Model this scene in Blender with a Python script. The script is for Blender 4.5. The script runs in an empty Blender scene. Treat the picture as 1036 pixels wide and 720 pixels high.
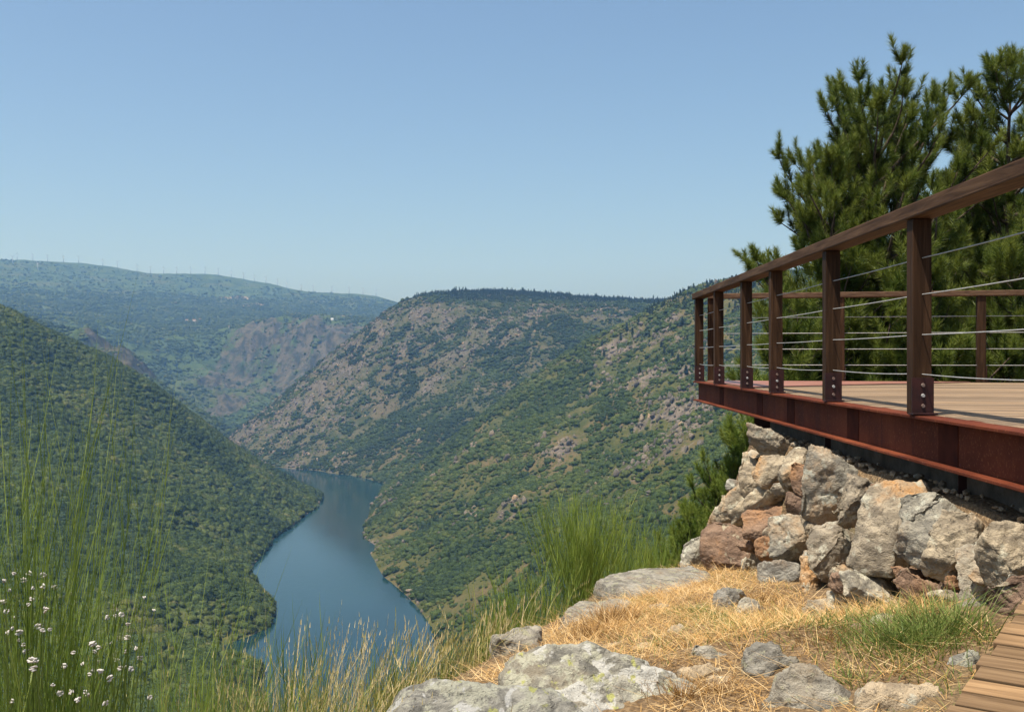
import bpy, bmesh, math, random
import numpy as np
from mathutils import Vector

random.seed(7)
RNG = np.random.default_rng(7)
SC = bpy.context.scene
COL = SC.collection
F = 1100.0            # focal length of the photograph in its own pixels
CX, CY = 518.0, 361.0 # horizon and centre of the photograph
WATER = -300.0


def W(px, py, d):
    """the point d metres ahead that the photograph shows at (px, py)"""
    return np.array([(px - CX) / F * d, d, -(py - CY) / F * d])


# ---------------------------------------------------------------- noise
_perm = np.random.default_rng(3).permutation(256)
_perm = np.concatenate([_perm, _perm, _perm])
_g = np.random.default_rng(4).normal(size=(256, 3))
_g /= np.linalg.norm(_g, axis=1)[:, None]


def perlin(p):
    p = np.asarray(p, float)
    i = np.floor(p).astype(int)
    f = p - i
    i &= 255
    u = f * f * f * (f * (f * 6 - 15) + 10)
    out = 0
    for dx in (0, 1):
        wx = u[:, 0] if dx else 1 - u[:, 0]
        for dy in (0, 1):
            wy = u[:, 1] if dy else 1 - u[:, 1]
            for dz in (0, 1):
                wz = u[:, 2] if dz else 1 - u[:, 2]
                h = _perm[_perm[_perm[(i[:, 0] + dx) & 255] + ((i[:, 1] + dy) & 255)] + ((i[:, 2] + dz) & 255)]
                g = _g[h]
                out = out + wx * wy * wz * (g[:, 0] * (f[:, 0] - dx) + g[:, 1] * (f[:, 1] - dy) + g[:, 2] * (f[:, 2] - dz))
    return out * 1.5


def fbm(p, octv=4, gain=0.5, ridged=False):
    s, a, t = 0, 1.0, 0
    p = np.asarray(p, float)
    for k in range(octv):
        n = perlin(p + 17.3 * k)
        if ridged:
            n = 1 - 2 * np.abs(n)
        s = s + a * n
        t += a
        a *= gain
        p = p * 2.03
    return s / t


def sstep(a, b, x):
    t = np.clip((x - a) / (b - a), 0, 1)
    return t * t * (3 - 2 * t)


# ---------------------------------------------------------------- mesh helpers
def new_mesh(name, V, faces, smooth=False, attrs=None):
    """faces: int array (n,k) or list of lists"""
    me = bpy.data.meshes.new(name)
    V = np.asarray(V, np.float32)
    if isinstance(faces, np.ndarray):
        n, k = faces.shape
        me.vertices.add(len(V))
        me.vertices.foreach_set('co', V.ravel())
        me.loops.add(n * k)
        me.loops.foreach_set('vertex_index', faces.astype(np.int32).ravel())
        me.polygons.add(n)
        me.polygons.foreach_set('loop_start', np.arange(0, n * k, k, dtype=np.int32))
        me.polygons.foreach_set('loop_total', np.full(n, k, np.int32))
        me.update(calc_edges=True)
    else:
        me.from_pydata([tuple(map(float, v)) for v in V], [], [tuple(f) for f in faces])
        me.update()
    me.polygons.foreach_set('use_smooth', np.full(len(me.polygons), smooth))
    for k, a in (attrs or {}).items():
        at = me.attributes.new(k, 'FLOAT', 'POINT')
        at.data.foreach_set('value', np.asarray(a, np.float32))
    return me


def link(name, me, mat=None, parent=None, loc=None):
    o = bpy.data.objects.new(name, me)
    if mat:
        me.materials.append(mat)
    COL.objects.link(o)
    if parent:
        o.parent = parent
    if loc is not None:
        o.location = [float(c) for c in loc]
    return o


def tag(o, label, cat, group=None, kind=None):
    if label:
        o['label'] = label
    if cat:
        o['category'] = cat
    if group:
        o['group'] = group
    if kind:
        o['kind'] = kind
    return o


def thing(name, loc, label, cat, group=None):
    o = bpy.data.objects.new(name, None)
    o.empty_display_size = 0.2
    COL.objects.link(o)
    o.location = [float(c) for c in loc]
    return tag(o, label, cat, group)


def struct(o):
    o['kind'] = 'structure'
    return o


class MB:
    """collects boxes, tubes and plates for one mesh"""

    def __init__(self):
        self.V, self.Fc = [], []

    def add(self, V, Fc):
        b = len(self.V)
        self.V += [tuple(v) for v in V]
        self.Fc += [[b + i for i in f] for f in Fc]
        return self

    def prism(self, bottom, top):
        n = len(bottom)
        fc = [list(range(n))[::-1], list(range(n, 2 * n))]
        for i in range(n):
            j = (i + 1) % n
            fc.append([i, j, n + j, n + i])
        return self.add(list(bottom) + list(top), fc)

    def bar(self, a, b, w, h, up=(0, 0, 1)):
        """square bar from a to b, w across, h in the up direction"""
        a, b, up = Vector(a), Vector(b), Vector(up)
        t = (b - a).normalized()
        s = t.cross(up).normalized()
        u = s.cross(t).normalized()
        q = [(-w / 2, -h / 2), (w / 2, -h / 2), (w / 2, h / 2), (-w / 2, h / 2)]
        return self.prism([a + s * x + u * y for x, y in q], [b + s * x + u * y for x, y in q])

    def tube(self, pts, rads, n=6):
        pts = [Vector(p) for p in pts]
        V, Fc = [], []
        for i, p in enumerate(pts):
            t = (pts[min(i + 1, len(pts) - 1)] - pts[max(i - 1, 0)]).normalized()
            s = t.cross(Vector((0.13, 0.31, 0.94)))
            if s.length < 1e-3:
                s = t.cross(Vector((1, 0, 0)))
            s.normalize()
            u = s.cross(t)
            for k in range(n):
                a = 2 * math.pi * k / n
                V.append(p + (s * math.cos(a) + u * math.sin(a)) * rads[i])
        for i in range(len(pts) - 1):
            for k in range(n):
                Fc.append([i * n + k, i * n + (k + 1) % n, (i + 1) * n + (k + 1) % n, (i + 1) * n + k])
        Fc.append(list(range(n))[::-1])
        Fc.append([(len(pts) - 1) * n + k for k in range(n)])
        return self.add(V, Fc)

    def build(self, name, mat, parent=None, base=None, bevel=0.0, smooth=False):
        V = np.array([tuple(v) for v in self.V], float)
        if base is not None:
            V = V - np.asarray(base, float)
        me = bpy.data.meshes.new(name)
        me.from_pydata([tuple(v) for v in V], [], self.Fc)
        bm = bmesh.new()
        bm.from_mesh(me)
        bmesh.ops.recalc_face_normals(bm, faces=bm.faces)
        if bevel:
            bmesh.ops.bevel(bm, geom=list(bm.edges), offset=bevel, segments=2, affect='EDGES', profile=0.6)
        bm.to_mesh(me)
        bm.free()
        if smooth:
            me.polygons.foreach_set('use_smooth', np.full(len(me.polygons), True))
        return link(name, me, mat, parent)


# ---------------------------------------------------------------- material helpers
class NT:
    def __init__(self, name):
        self.m = bpy.data.materials.new(name)
        self.m.use_nodes = True
        self.t = self.m.node_tree
        self.N = self.t.nodes
        self.bsdf = self.N['Principled BSDF']
        self.out = self.N['Material Output']
        self.tc = self.N.new('ShaderNodeTexCoord')

    def set(self, sock, v):
        if isinstance(v, bpy.types.NodeSocket):
            self.t.links.new(v, sock)
        elif isinstance(v, (tuple, list)) and len(v) == 3 and sock.type == 'RGBA':
            sock.default_value = (*v, 1)
        else:
            sock.default_value = v

    def node(self, typ, out=0, props=None, **kw):
        n = self.N.new('ShaderNode' + typ)
        for k, v in (props or {}).items():
            setattr(n, k, v)
        for k, v in kw.items():
            key = k.replace('_', ' ')
            self.set(n.inputs[key], v)
        return n.outputs[out]

    def obj(self):
        return self.tc.outputs['Object']

    def mapped(self, scale, co=None, rot=(0, 0, 0)):
        n = self.N.new('ShaderNodeMapping')
        self.set(n.inputs['Vector'], co or self.obj())
        n.inputs['Scale'].default_value = scale
        n.inputs['Rotation'].default_value = rot
        return n.outputs[0]

    def noise(self, scale, detail=4, rough=0.55, co=None, out=0, dist=0.0):
        return self.node('TexNoise', out, Vector=co or self.obj(), Scale=scale, Detail=detail, Roughness=rough, Distortion=dist)

    def voro(self, scale, co=None, feature='F1', out=0):
        return self.node('TexVoronoi', out, {'feature': feature}, Vector=co or self.obj(), Scale=scale)

    def ramp(self, fac, stops, interp='LINEAR'):
        n = self.N.new('ShaderNodeValToRGB')
        n.color_ramp.interpolation = interp
        el = n.color_ramp.elements
        while len(el) < len(stops):
            el.new(0.5)
        for e, (p, c) in zip(el, stops):
            e.position = p
            e.color = (*c, 1) if len(c) == 3 else c
        self.set(n.inputs[0], fac)
        return n.outputs[0]

    def mask(self, fac, a, b):
        n = self.N.new('ShaderNodeMapRange')
        n.interpolation_type = 'SMOOTHSTEP'
        self.set(n.inputs['Value'], fac)
        n.inputs['From Min'].default_value = a
        n.inputs['From Max'].default_value = b
        return n.outputs[0]

    def mix(self, fac, a, b, mode='MIX'):
        n = self.N.new('ShaderNodeMix')
        n.data_type = 'RGBA'
        n.blend_type = mode
        n.clamp_factor = True
        self.set(n.inputs[0], fac)
        self.set(n.inputs[6], a)
        self.set(n.inputs[7], b)
        return n.outputs[2]

    def math(self, op, a, b=0.0, clamp=False):
        n = self.N.new('ShaderNodeMath')
        n.operation = op
        n.use_clamp = clamp
        self.set(n.inputs[0], a)
        self.set(n.inputs[1], b)
        return n.outputs[0]

    def attr(self, name, typ='GEOMETRY'):
        n = self.N.new('ShaderNodeAttribute')
        n.attribute_name = name
        n.attribute_type = typ
        return n.outputs['Fac']

    def rand(self):
        return self.N.new('ShaderNodeObjectInfo').outputs['Random']

    def bump(self, h, strength=0.5, dist=0.02):
        n = self.N.new('ShaderNodeBump')
        n.inputs['Strength'].default_value = strength
        n.inputs['Distance'].default_value = dist
        self.set(n.inputs['Height'], h)
        self.t.links.new(n.outputs[0], self.bsdf.inputs['Normal'])

    def done(self, color, rough=0.8, metallic=0.0, spec=0.3):
        self.set(self.bsdf.inputs['Base Color'], color)
        self.set(self.bsdf.inputs['Roughness'], rough)
        self.set(self.bsdf.inputs['Metallic'], metallic)
        self.bsdf.inputs['Specular IOR Level'].default_value = spec
        return self.m

    def leaf(self, color, trans=0.35, rough=0.6):
        """diffuse + light coming through thin leaves"""
        self.done(color, rough, spec=0.25)
        tr = self.N.new('ShaderNodeBsdfTranslucent')
        self.set(tr.inputs[0], color)
        mx = self.N.new('ShaderNodeMixShader')
        mx.inputs[0].default_value = trans
        self.t.links.new(self.bsdf.outputs[0], mx.inputs[1])
        self.t.links.new(tr.outputs[0], mx.inputs[2])
        self.t.links.new(mx.outputs[0], self.out.inputs[0])
        return self.m


def rock_mat(name, base, dark, rust, lichen, rust_amt=0.5, lichen_amt=0.5, scale=1.0, white=0.0):
    n = NT(name)
    r = n.rand()
    off = n.node('CombineXYZ', X=n.math('MULTIPLY', r, 31.0), Y=n.math('MULTIPLY', r, 17.0), Z=r)
    co = n.node('VectorMath', 0, {'operation': 'ADD'}, Vector=n.obj())
    n.t.links.new(off, co.node.inputs[1])
    big = n.noise(2.2 * scale, 5, 0.6, co)
    fine = n.noise(28 * scale, 6, 0.7, co)
    strata = n.noise(6 * scale, 6, 0.68, n.mapped((1, 1, 2.2), co, (0.9, 0.6, 0.4)), dist=0.8)
    c = n.mix(n.mask(strata, 0.35, 0.68), dark, base)
    c = n.mix(n.mask(big, 0.56 - 0.14 * rust_amt, 0.66), c, n.mix(n.mask(fine, 0.35, 0.65), rust, n.mix(0.5, rust, base)))
    li = n.noise(9 * scale, 5, 0.65, co)
    li = n.math('MULTIPLY', n.mask(li, 0.60 - 0.13 * lichen_amt, 0.66 - 0.1 * lichen_amt), n.mask(fine, 0.3, 0.5))
    c = n.mix(li, c, lichen)
    if white:
        wv = n.noise(6 * scale, 4, 0.6, n.mapped((1, 1, 1.3), co), dist=0.4)
        c = n.mix(n.mask(wv, 0.66 - 0.1 * white, 0.70 - 0.1 * white), c, (0.47, 0.46, 0.42))
        yl = n.noise(11 * scale, 4, 0.6, n.mapped((1.2, 1, 1), co, (0, 1, 0.3)))
        c = n.mix(n.mask(yl, 0.6, 0.68), c, (0.36, 0.36, 0.13))
    spots = n.noise(45 * scale, 3, 0.6, co)
    c = n.mix(n.mask(spots, 0.60, 0.70), c, n.mix(0.65, c, (0.05, 0.045, 0.04)))
    c = n.mix(1.0, c, n.ramp(r, [(0, (0.80, 0.80, 0.82)), (0.5, (1, 0.98, 0.95)), (1, (1.12, 1.07, 1.0))]), 'MULTIPLY')
    vc = n.mask(n.voro(9 * scale, n.mapped((1, 1, 1.6), co, (.4, .2, .9)), 'DISTANCE_TO_EDGE'), 0.0, 0.06)
    h = n.math('ADD', n.math('MULTIPLY', strata, 0.3), n.math('MULTIPLY', fine, 0.9))
    h = n.math('ADD', h, n.math('MULTIPLY', n.noise(90 * scale, 4, 0.7, co), 0.35))
    h = n.math('ADD', h, n.math('MULTIPLY', vc, 0.05))
    n.bump(h, 1.0, 0.022)
    return n.done(c, 0.9, spec=0.2)


def wood_mat(name, a, b, c3, axis='X', grain=1.0, rough=0.7, island=False):
    n = NT(name)
    r = n.rand()
    sc = {'X': (1.2, 22, 22), 'Y': (22, 1.2, 22), 'Z': (22, 22, 1.2)}[axis]
    co = n.mapped(tuple(s * grain for s in sc))
    g = n.noise(1.6, 6, 0.6, co, dist=0.6)
    w = n.noise(0.9, 3, 0.5)
    col = n.ramp(g, [(0.25, a), (0.5, b), (0.75, c3)])
    if island:
        gi = n.N.new('ShaderNodeNewGeometry').outputs['Random Per Island']
        col = n.mix(1.0, col, n.ramp(gi, [(0, (0.68, 0.66, 0.64)), (0.5, (0.95, 0.95, 0.95)), (1, (1.2, 1.14, 1.05))]), 'MULTIPLY')
    else:
        col = n.mix(1.0, col, n.ramp(r, [(0, (0.8, 0.8, 0.8)), (1, (1.15, 1.12, 1.1))]), 'MULTIPLY')
    col = n.mix(n.mask(w, 0.5, 0.75), col, n.mix(0.5, col, a))
    n.bump(g, 0.35, 0.006)
    return n.done(col, rough, spec=0.12)


M = {}
M['rail_wood'] = wood_mat('rail_wood', (0.028, 0.014, 0.007), (0.085, 0.045, 0.023), (0.155, 0.09, 0.05), 'Y')
M['post_wood'] = wood_mat('post_wood', (0.012, 0.006, 0.003), (0.038, 0.019, 0.009), (0.085, 0.046, 0.024), 'Z')
M['deck_wood'] = wood_mat('deck_wood', (0.10, 0.07, 0.045), (0.22, 0.155, 0.10), (0.32, 0.24, 0.165), 'X', island=True)
M['walk_wood'] = wood_mat('walk_wood', (0.08, 0.048, 0.025), (0.20, 0.128, 0.07), (0.32, 0.215, 0.12), 'X', island=True)


def rust_mat():
    n = NT('rusty_steel')
    a = n.noise(1.3, 6, 0.65)
    st = n.noise(3.0, 5, 0.6, n.mapped((3, 3, 0.35)))
    f = n.noise(60, 4, 0.7)
    c = n.ramp(a, [(0.3, (0.05, 0.012, 0.006)), (0.5, (0.10, 0.023, 0.010)), (0.72, (0.19, 0.052, 0.022))])
    c = n.mix(n.mask(st, 0.52, 0.7), c, (0.075, 0.02, 0.012))
    c = n.mix(n.mask(f, 0.55, 0.7), c, n.mix(0.5, c, (0.34, 0.13, 0.06)))
    n.bump(f, 0.25, 0.004)
    return n.done(c, 0.75, spec=0.1)


M['steel'] = rust_mat()
n = NT('painted_bracket'); M['bracket'] = n.done(n.ramp(n.noise(12, 4), [(0.3, (0.018, 0.006, 0.005)), (0.7, (0.045, 0.012, 0.010))]), 0.5)
n = NT('primer_patch'); M['primer'] = n.done(n.ramp(n.noise(9, 4), [(0.3, (0.035, 0.010, 0.007)), (0.7, (0.08, 0.022, 0.013))]), 0.85, spec=.05)
n = NT('galvanised'); M['galv'] = n.done(n.ramp(n.noise(30, 3), [(0.3, (0.30, 0.30, 0.29)), (0.7, (0.45, 0.44, 0.42))]), 0.55, 0.3)
n = NT('dull_bolt'); M['bolt'] = n.done(n.ramp(n.noise(50, 3), [(0.3, (0.16, 0.09, 0.07)), (0.7, (0.3, 0.24, 0.2))]), 0.5, 0.5)
n = NT('corner_plate'); M['plate'] = n.done(n.ramp(n.noise(2.5, 6, 0.6), [(0.3, (0.20, 0.085, 0.06)), (0.7, (0.33, 0.15, 0.11))]), 0.42, spec=0.5)
n = NT('concrete'); c_ = n.ramp(n.noise(6, 7, 0.65), [(0.3, (0.035, 0.028, 0.02)), (0.7, (0.13, 0.105, 0.08))]); n.bump(n.noise(25, 5), 0.6, 0.02); M['concrete'] = n.done(c_, 0.9)  # concrete darkened to brown: the shadow under the deck is in the colour
M['stone'] = rock_mat('wall_stone', (0.47, 0.395, 0.285), (0.19, 0.16, 0.12), (0.46, 0.25, 0.10), (0.47, 0.44, 0.34), 0.35, 0.3)
M['stone_grey'] = rock_mat('wall_stone_grey', (0.41, 0.38, 0.305), (0.155, 0.145, 0.125), (0.38, 0.27, 0.17), (0.45, 0.44, 0.36), 0.3, 0.4)
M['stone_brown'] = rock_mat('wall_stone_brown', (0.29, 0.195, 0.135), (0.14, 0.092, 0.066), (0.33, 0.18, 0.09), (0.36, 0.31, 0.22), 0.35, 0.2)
M['lichen_rock'] = rock_mat('lichen_rock', (0.38, 0.36, 0.30), (0.12, 0.115, 0.10), (0.22, 0.19, 0.14), (0.40, 0.39, 0.30), 0.15, 0.9, 1.3, white=1.0)
M['grey_rock'] = rock_mat('grey_rock', (0.38, 0.355, 0.30), (0.15, 0.14, 0.12), (0.22, 0.18, 0.13), (0.32, 0.31, 0.22), 0.2, 0.5, 1.6)
M['pale_rock'] = rock_mat('pale_rock', (0.54, 0.43, 0.29), (0.25, 0.20, 0.14), (0.52, 0.30, 0.14), (0.46, 0.43, 0.34), 0.7, 0.2, 1.3)


def soil_mat():
    n = NT('ledge_soil')
    a = n.noise(1.4, 6, 0.6)
    f = n.noise(40, 6, 0.7)
    v = n.voro(55)
    c = n.ramp(f, [(0.3, (0.06, 0.038, 0.02)), (0.5, (0.15, 0.095, 0.048)), (0.7, (0.34, 0.235, 0.125))])
    c = n.mix(n.mask(a, 0.5, 0.68), c, (0.17, 0.13, 0.07))
    n.bump(n.math('ADD', f, v), 0.8, 0.02)
    return n.done(c, 0.95)


M['soil'] = soil_mat()


def hill_mat(name, soil, scrub, scrub2, rock, rock2, fs=1.0):
    n = NT(name)
    a = n.noise(0.006 * fs, 8, 0.6)
    b = n.noise(0.03 * fs, 7, 0.65)
    d = n.noise(0.11 * fs, 5, 0.7)
    c = n.mix(n.mask(b, 0.42, 0.58), scrub, scrub2)
    c = n.mix(n.math('MULTIPLY', n.mask(a, 0.5, 0.62), n.mask(d, 0.35, 0.55)), c, soil)
    rk = n.mix(n.mask(n.noise(0.05 * fs, 8, 0.7, n.mapped((1, 1, 0.4))), 0.4, 0.6), rock, rock2)
    m_ = n.math('ADD', n.attr('rock'), n.math('MULTIPLY', n.math('SUBTRACT', d, 0.5), 1.3))
    c = n.mix(n.mask(m_, 0.35, 0.6), c, rk)
    c = n.mix(n.mask(n.attr('field'), 0.3, 0.7), c, n.mix(n.mask(d, 0.4, 0.6), (0.26, 0.175, 0.105), (0.16, 0.13, 0.065)))
    if name == 'right_hillside':
        sp = n.N.new('ShaderNodeSeparateXYZ')
        n.t.links.new(n.obj(), sp.inputs[0])
        c = n.mix(n.mask(sp.outputs['Y'], 2450, 2900), c, n.mix(0.45, c, n.mix(n.mask(b, .4, .6), (0.036, 0.042, 0.025), (0.075, 0.066, 0.052))))
    n.bump(n.math('ADD', b, d), 0.7, 5.0 / fs)
    return n.done(c, 0.95, spec=0.1)


M['hill_left'] = hill_mat('left_hillside', (0.12, 0.10, 0.037), (0.05, 0.068, 0.016), (0.085, 0.10, 0.028), (0.17, 0.12, 0.082), (0.13, 0.105, 0.085))
M['hill_right'] = hill_mat('right_hillside', (0.105, 0.078, 0.036), (0.042, 0.05, 0.013), (0.074, 0.072, 0.022), (0.145, 0.118, 0.09), (0.08, 0.064, 0.05))
M['hill_far'] = hill_mat('far_hills', (0.06, 0.068, 0.022), (0.022, 0.038, 0.011), (0.05, 0.074, 0.02), (0.082, 0.070, 0.043), (0.022, 0.025, 0.015), 0.45)


def clump_mat(name, stops, trans=0.15):
    n = NT(name)
    t = n.attr('tint', 'INSTANCER')
    f = n.noise(1.8, 4, 0.65)
    c = n.ramp(t, stops)
    c = n.mix(1.0, c, n.ramp(f, [(0.3, (0.62, 0.64, 0.6)), (0.5, (1, 1, 1)), (0.7, (1.35, 1.32, 1.15))]), 'MULTIPLY')
    n.bump(n.noise(3.2, 5, 0.75), 1.0, 0.5)
    return n.leaf(c, trans, 0.8)


M['oak'] = clump_mat('oak_scrub', [(0, (0.018, 0.034, 0.008)), (0.35, (0.036, 0.060, 0.010)), (0.65, (0.064, 0.089, 0.016)), (0.85, (0.092, 0.108, 0.024)), (1, (0.115, 0.113, 0.036))])
M['conifer'] = clump_mat('conifer_wood', [(0, (0.016, 0.031, 0.009)), (1, (0.036, 0.056, 0.015))], 0.1)


def needle_mat(name, a, b, c3):
    n = NT(name)
    t = n.attr('tint')
    c = n.ramp(t, [(0, a), (0.5, b), (1, c3)])
    return n.leaf(c, 0.3, 0.5)


M['needles'] = needle_mat('pine_needles', (0.02, 0.04, 0.008), (0.068, 0.105, 0.015), (0.21, 0.24, 0.042))  # ramp paints deep crown shade at the dark end, sunlit tips at the bright end
M['young'] = needle_mat('young_needles', (0.05, 0.09, 0.014), (0.11, 0.17, 0.024), (0.24, 0.28, 0.05))
M['broom'] = needle_mat('broom_green', (0.09, 0.145, 0.02), (0.20, 0.27, 0.04), (0.38, 0.43, 0.10))
M['fresh'] = needle_mat('fresh_green', (0.07, 0.12, 0.02), (0.14, 0.19, 0.04), (0.26, 0.28, 0.08))
M['straw'] = needle_mat('straw', (0.20, 0.105, 0.035), (0.62, 0.37, 0.125), (0.82, 0.62, 0.34))
M['seed_grass'] = needle_mat('seeding_grass', (0.12, 0.18, 0.03), (0.40, 0.33, 0.11), (0.72, 0.57, 0.30))
n = NT('flower_white'); M['flower'] = n.leaf(n.ramp(n.noise(60, 2), [(0.3, (0.50, 0.43, 0.37)), (0.7, (0.80, 0.77, 0.72))]), 0.3)
n = NT('pine_bark'); c_ = n.ramp(n.noise(5, 6, 0.7, n.mapped((4, 4, 1))), [(0.3, (0.03, 0.022, 0.016)), (0.55, (0.085, 0.06, 0.042)), (0.75, (0.16, 0.11, 0.075))]); n.bump(n.noise(9, 5, 0.7, n.mapped((4, 4, 1))), 0.8, 0.03); M['bark'] = n.done(c_, 0.9)
n = NT('turbine_white'); M['white'] = n.done(n.ramp(n.noise(0.2, 2), [(0.3, (0.36, 0.37, 0.38)), (0.7, (0.46, 0.46, 0.46))]), 0.5)
n = NT('house_wall'); M['house'] = n.done(n.ramp(n.noise(0.3, 3), [(0.3, (0.55, 0.50, 0.42)), (0.7, (0.72, 0.68, 0.6))]), 0.9)
n = NT('roof_tile'); M['roof'] = n.done(n.ramp(n.noise(0.5, 3), [(0.3, (0.20, 0.10, 0.065)), (0.7, (0.30, 0.16, 0.10))]), 0.9)
n = NT('pale_roof'); M['pale_roof'] = n.done(n.ramp(n.noise(0.5, 3), [(0.3, (0.62, 0.62, 0.62)), (0.7, (0.75, 0.75, 0.74))]), 0.8)


def water_mat():
    n = NT('river_water')
    b = n.noise(0.11, 4, 0.6, n.mapped((1, 0.55, 1)))
    s = n.noise(0.006, 4, 0.6, n.mapped((1, 0.4, 1)))
    n.bump(n.math('ADD', n.math('MULTIPLY', b, n.ramp(s, [(0.35, (0.12,) * 3), (0.65, (1.5,) * 3)])), n.math('MULTIPLY', n.noise(0.4, 3, 0.6), 0.3)), 0.5, 0.28)
    n.bsdf.inputs['IOR'].default_value = 1.33
    return n.done(n.mix(n.mask(s, 0.4, 0.6), (0.005, 0.022, 0.026), (0.008, 0.030, 0.034)), n.ramp(s, [(0.35, (0.05,) * 3), (0.65, (0.12,) * 3)]), spec=0.38)


M['water'] = water_mat()


# ---------------------------------------------------------------- terrain
class TPS:
    """thin plate spline through surveyed points (x, y, z)"""

    def __init__(self, pts, lam=0.0006):
        P = np.array(pts, float)
        self.xy = P[:, :2] / 1000
        n = len(P)
        K = self.k(self.xy, self.xy) + lam * np.eye(n)
        A = np.zeros((n + 3, n + 3))
        A[:n, :n] = K
        Q = np.c_[np.ones(n), self.xy]
        A[:n, n:] = Q
        A[n:, :n] = Q.T
        self.w = np.linalg.solve(A, np.r_[P[:, 2], 0, 0, 0])

    def k(self, a, b):
        d = np.sqrt(((a[:, None, :] - b[None]) ** 2).sum(2) + 1e-12)
        return d * d * np.log(d)

    def __call__(self, x, y):
        q = np.c_[np.ravel(x), np.ravel(y)] / 1000
        out = np.empty(len(q))
        for i in range(0, len(q), 20000):
            s = q[i:i + 20000]
            out[i:i + 20000] = self.k(s, self.xy) @ self.w[:-3] + self.w[-3] + s @ self.w[-2:]
        return out


def shore(px, d):
    return ((px - CX) / F * d, d, WATER - 1)


def at(px, d, z):
    return ((px - CX) / F * d, d, z)


L_pts = [W(*p) for p in [
    (-300, 208, 2100), (-150, 262, 2050), (0, 322, 2000), (60, 349, 1990), (120, 385, 2000), (180, 423, 2050), (240, 461, 2150), (290, 490, 2280),
    (0, 400, 1620), (0, 500, 1300), (0, 600, 1050), (0, 720, 850), (60, 390, 1850), (100, 450, 1680), (100, 550, 1270), (100, 650, 1010),
    (200, 480, 1880), (200, 560, 1460), (200, 650, 1120), (150, 700, 900), (-150, 400, 1500), (-150, 600, 950), (-300, 500, 1050), (-300, 350, 1500), (250, 500, 2000), (230, 540, 1650), (100, 730, 830)]]
L_pts += [shore(*p) for p in [(330, 2330), (322, 2180), (300, 1953), (272, 1746), (252, 1507), (262, 1381), (279, 1289), (270, 1204), (266, 1034), (268, 919), (255, 780), (0, 650), (-200, 550)]]
L_pts += [at(*p) for p in [(330, 1900, -345), (310, 1600, -345), (310, 1300, -345), (305, 1150, -345), (312, 950, -345), (345, 2350, -345), (335, 2520, -345), (310, 780, -345), (200, 600, -345),
                           (320, 2600, -340), (240, 2650, -320), (120, 2800, -250), (0, 2800, -120), (-150, 2800, 0), (-300, 2900, 60), (0, 3200, -330), (150, 3100, -340), (-200, 3300, -200)]]

R_pts = [W(*p) for p in [
    (405, 310, 3600), (420, 304, 3600), (450, 304, 3600), (520, 310, 3600), (600, 310, 3650), (650, 310, 3600), (720, 312, 3500),
    (380, 330, 3590), (340, 361, 3550), (300, 395, 3500), (270, 424, 3450), (250, 441, 3400), (235, 456, 3350),
    (500, 380, 3000), (450, 350, 3270), (450, 420, 2880), (400, 400, 3120), (350, 420, 3150), (300, 435, 3180), (330, 462, 2980), (420, 460, 2690), (560, 340, 3120), (600, 322, 3250),
    (700, 297, 2150), (760, 290, 2100), (660, 318, 2230), (643, 327, 2250), (600, 345, 2280), (564, 365, 2300), (530, 390, 2330), (500, 411, 2350), (450, 452, 2400), (420, 477, 2420),
    (500, 450, 1900), (500, 520, 1550), (560, 420, 2000), (600, 400, 2000), (640, 360, 2120), (650, 450, 1600), (600, 520, 1300), (680, 400, 1720), (690, 450, 1430), (600, 600, 1000), (690, 540, 950), (450, 480, 2080), (430, 540, 1720), (520, 600, 1150),
    (700, 350, 1950), (800, 380, 1500), (760, 330, 1900), (900, 290, 1900), (1036, 270, 1700), (1300, 230, 1700), (900, 380, 1200), (1036, 330, 1200)]]
R_pts += [shore(*p) for p in [(270, 3010), (308, 2920), (340, 2820), (370, 2700), (389, 2519), (384, 2292), (375, 2075), (370, 1793), (375, 1658), (385, 1521), (400, 1410), (420, 1315), (435, 1227), (442, 1104), (447, 1003), (440, 850), (400, 700), (300, 600), (0, 450), (-300, 400)]]
R_pts += [at(*p) for p in [(345, 2500, -345), (330, 2200, -345), (320, 1900, -345), (310, 1650, -345), (320, 1450, -345), (345, 1300, -345), (360, 1150, -345), (360, 1000, -345), (320, 800, -345), (280, 2750, -345), (200, 2950, -345), (200, 3300, -345), (150, 600, -345),
                           (420, 4300, 150), (520, 4500, 175), (650, 4500, 185), (800, 4300, 190), (250, 3900, -290), (330, 4200, -150), (300, 4050, -240), (380, 4300, 20), (200, 3700, -340),
                           (560, 2620, -165), (500, 2640, -230), (640, 2620, -75), (450, 2600, -285), (720, 2650, 20), (800, 2700, 80), (600, 2900, -60)]]
R_pts += [(3, 20, -9), (10, 20, -6.5), (20, 20, -3), (0, 20, -11), (-6, 10, -9), (-20, 8, -17), (-50, 20, -34), (0, 100, -58), (20, 100, -46), (10, 60, -28), (0, 300, -158), (0, 600, -272), (-30, 300, -175), (100, 300, -118), (60, 200, -80), (150, 500, -150), (200, 600, -150),
          (-50, 100, -80), (40, 60, -8), (100, 100, 0), (200, 300, -20), (300, 600, -40), (20, -10, 2), (60, 10, 8), (-20, -20, -8), (-100, 100, -120), (-100, 0, -70), (-150, 250, -220)]

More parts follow.
